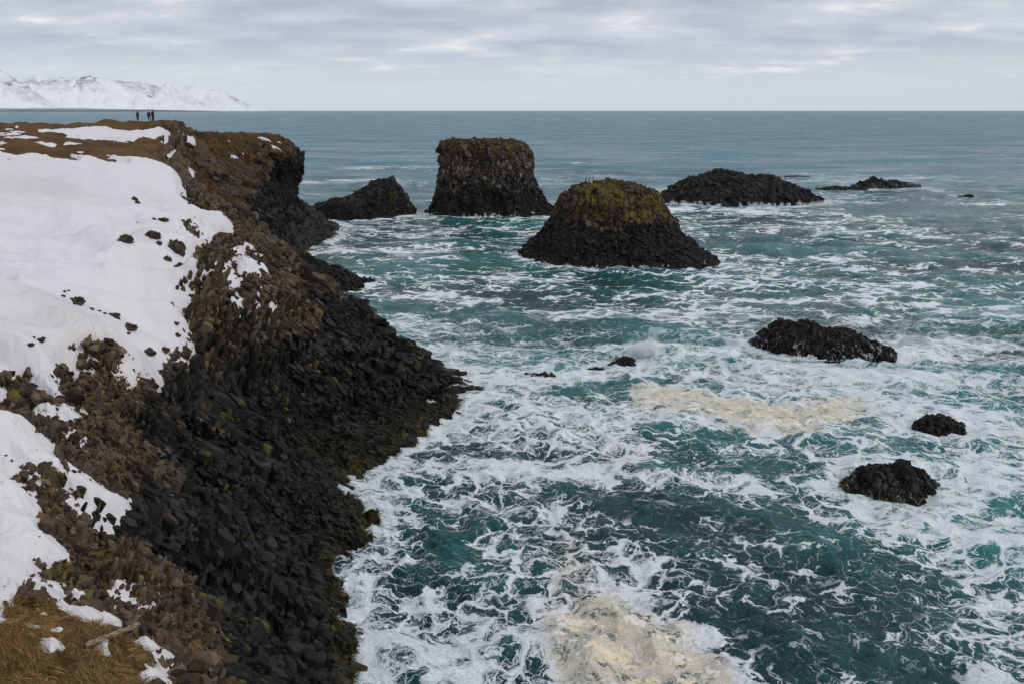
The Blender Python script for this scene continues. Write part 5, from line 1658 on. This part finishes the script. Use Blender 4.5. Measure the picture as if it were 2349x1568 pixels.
mountain([(-260, 150), (-120, 155), (-30, 152), (0, 167), (10, 174), (19, 182), (30, 187), (41, 189), (58, 192), (70, 202), (83, 212), (105, 227), (132, 243), (140, 248), (148, 255.5)], 17500, 2001, lab='snowy mountain slope cut by the left edge of the view')
mountain([(-60, 190), (-20, 176), (17, 174), (50, 173), (80, 172.5), (88, 170), (93, 169.5), (98, 171), (107, 179), (124, 180), (150, 177), (181, 174.5), (200, 180), (268, 184), (300, 187), (317, 188), (350, 196), (420, 215), (470, 240), (490, 255.5)], 24000, 2050, wf=3.2, lab='broad white snow plateau behind the nearer peaks', rough=.6)
mountain([(128, 248), (137, 236), (146, 224), (158, 214), (171, 204), (181, 190), (190, 180), (200, 176), (206, 177), (210, 174), (218, 176), (229, 178), (240, 184), (256, 185), (262, 191), (268, 193), (280, 203), (293, 212), (312, 215), (330, 218), (350, 230), (372, 248), (384, 255.5)], 18500, 2100, lab='central white peak with rocky crown ridge')
mountain([(300, 248), (330, 225), (350, 212), (369, 196), (376, 188), (383, 184), (392, 188), (400, 193), (406, 196), (412, 193.5), (420, 199), (427, 203), (432, 210), (439, 217), (455, 230), (478, 243), (486, 249), (496, 255.5)], 19500, 2150, lab='dark cragged snowy peak right of the central one')
mountain([(395, 240), (415, 205), (427, 193), (436, 196), (447, 193.5), (453, 198), (459, 203), (470, 205), (488, 204), (498, 211), (508, 207), (520, 213), (530, 222), (545, 231), (560, 238), (580, 245), (600, 250), (612, 255.5)], 22000, 2200, lab='last pale snowy peaks before the range fades out', rough=.8)


def lowland_material():
    m, nt, out = newmat('snow_dusted_lowland')
    b = NB(nt)
    p = b.pos()
    n = b.noise(b.stretch(p, (1, .35, 1)), .004, 6, .6)
    hz = b.n('ShaderNodeSeparateXYZ'); b.link(p, hz.inputs[0])
    f = b.math('MULTIPLY', b.sstep(n, .36, .52), b.sstep(hz.outputs[2], 14, 34))
    c = b.mix(f, (.025, .03, .04), (.30, .33, .40))
    bs = b.n('ShaderNodeBsdfPrincipled'); b.link(c, bs.inputs['Base Color']); bs.inputs['Roughness'].default_value = .9
    b.link(bs.outputs[0], out.inputs[0])
    return m


nx_, ny_ = 420, 120
us_ = np.linspace(-500, 552, nx_); q_ = np.linspace(0, 1, ny_)
X = ((us_ - 1174) / F / CT)[:, None] * (13500 + 0 * q_)[None]
Y = 13500 + 6500 * q_[None] + 0 * X
X = X * (1 + .48 * q_[None])
hh = sstep(0, .02, q_)[None] * (16 + 80 * q_ ** .8)[None] * np.clip((560 - us_) / 330, .05, 1)[:, None]
hh = hh + (70 * np.exp(-((us_ + 20) / 60) ** 2))[:, None] * np.exp(-((q_ - .1) / .06) ** 2)[None]
Z = hh - 3 + 4 * fbm(xy3(X.ravel(), Y.ravel()) / 300, 4, 2301).reshape(X.shape) * sstep(0, .05, q_)[None]
o = mesh_obj('far_coast', np.stack([X.ravel(), Y.ravel(), Z.ravel()], 1), grid_faces(nx_, ny_), lowland_material())
tag(o, 'low snow dusted coast with a dark shoreline under the mountains', None, None, 'structure')

# ------------------------------------------------------------------ haze
bm = bmesh.new()
r_ = bmesh.ops.create_cube(bm, size=1)
bmesh.ops.scale(bm, vec=(80000, 34500, 1300), verts=r_['verts'])
bmesh.ops.translate(bm, vec=(0, 16750, 650 - 12), verts=r_['verts'])
me = bpy.data.meshes.new('haze'); bm.to_mesh(me); bm.free()
m, nt, out = newmat('haze_air')
b = NB(nt)
pv = b.n('ShaderNodeVolumePrincipled')
pv.inputs['Color'].default_value = (.90, .95, 1.0, 1)
pv.inputs['Density'].default_value = 1.7e-5
b.link(pv.outputs[0], out.inputs['Volume'])
me.materials.append(m)
o = bpy.data.objects.new('haze', me); COL.objects.link(o)
tag(o, 'thin pale sea haze', None, None, 'stuff')

# ------------------------------------------------------------------ sky, sun, camera
SUN_AZ, SUN_EL = R(112), R(46)        # azimuth clockwise from +Y
w_ = bpy.data.worlds.new('World'); sc.world = w_; w_.use_nodes = True
nt = w_.node_tree; nt.nodes.clear(); b = NB(nt)
wo = b.n('ShaderNodeOutputWorld'); bg = b.n('ShaderNodeBackground')
sky = b.n('ShaderNodeTexSky', sky_type='NISHITA')
sky.sun_disc = False; sky.sun_elevation = SUN_EL; sky.sun_rotation = SUN_AZ; sky.air_density = 1.2; sky.dust_density = 2.0
tc = b.n('ShaderNodeTexCoord').outputs['Generated']
sx = b.n('ShaderNodeSeparateXYZ'); b.link(tc, sx.inputs[0])
zc = b.math('MAXIMUM', sx.outputs[2], 0.0)
den = b.math('ADD', zc, .17)
cx_ = b.math('DIVIDE', sx.outputs[0], den); cy_ = b.math('DIVIDE', sx.outputs[1], den)
cv = b.n('ShaderNodeCombineXYZ'); b.link(cx_, cv.inputs[0]); b.link(cy_, cv.inputs[1])
cp = b.stretch(cv.outputs[0], (1.0, 1.25, 1), (0, 0, R(5)))
n1 = b.noise(cp, 1.0, 7, .56, dist=.2)
n2 = b.noise(b.stretch(cp, (1.2, 1.9, 1)), 2.0, 6, .55)
nm = b.math('ADD', b.math('MULTIPLY', n1, .7), b.math('MULTIPLY', n2, .3))
ccol = b.mix(b.sstep(nm, .36, .62), (4.1, 4.7, 5.8), (6.8, 7.0, 7.6))
ccol = b.mix(b.sstep(nm, .54, .64), ccol, (9.6, 9.4, 9.6))
up_ = b.math('MULTIPLY', b.sstep(zc, .15, .8, 1.0, .98), b.sstep(zc, .05, .15, 1.14, 1.0))
ccol = b.vmath('SCALE', ccol, sc_=up_)
clear = b.mix(.2, (9.9, 10.5, 10.7), sky.outputs[0])
cover = b.sstep(b.math('ADD', zc, b.math('MULTIPLY', b.math('SUBTRACT', nm, .5), .16)), .022, .062)
fin = b.mix(cover, clear, ccol)
b.link(fin, bg.inputs[0]); bg.inputs[1].default_value = .1
b.link(bg.outputs[0], wo.inputs[0])

sun = bpy.data.lights.new('sun', 'SUN'); sun.energy = 1.25; sun.angle = R(10); sun.color = (1.0, .95, .88)
so = bpy.data.objects.new('sun', sun); COL.objects.link(so)
sdv = Vector((math.sin(SUN_AZ) * math.cos(SUN_EL), math.cos(SUN_AZ) * math.cos(SUN_EL), math.sin(SUN_EL)))
so.rotation_euler = sdv.to_track_quat('Z', 'Y').to_euler(); so.location = (60, -30, 80)

cd = bpy.data.cameras.new('camera'); cam = bpy.data.objects.new('camera', cd); COL.objects.link(cam)
cam.location = (0, 0, CAMZ); cam.rotation_euler = (R(90) - TILT, 0, 0)
cd.sensor_width = 36; cd.lens = F / 2348 * 36; cd.clip_start = .5; cd.clip_end = 90000
sc.camera = cam
sc.view_settings.view_transform = 'Standard'; sc.view_settings.look = 'None'; sc.view_settings.exposure = 0.0; sc.view_settings.gamma = 1
sc.cycles.max_bounces = 8; sc.cycles.diffuse_bounces = 6; sc.cycles.glossy_bounces = 2; sc.cycles.volume_bounces = 1; sc.cycles.transmission_bounces = 8
try:
    sc.cycles.use_denoising = True
except Exception:
    pass
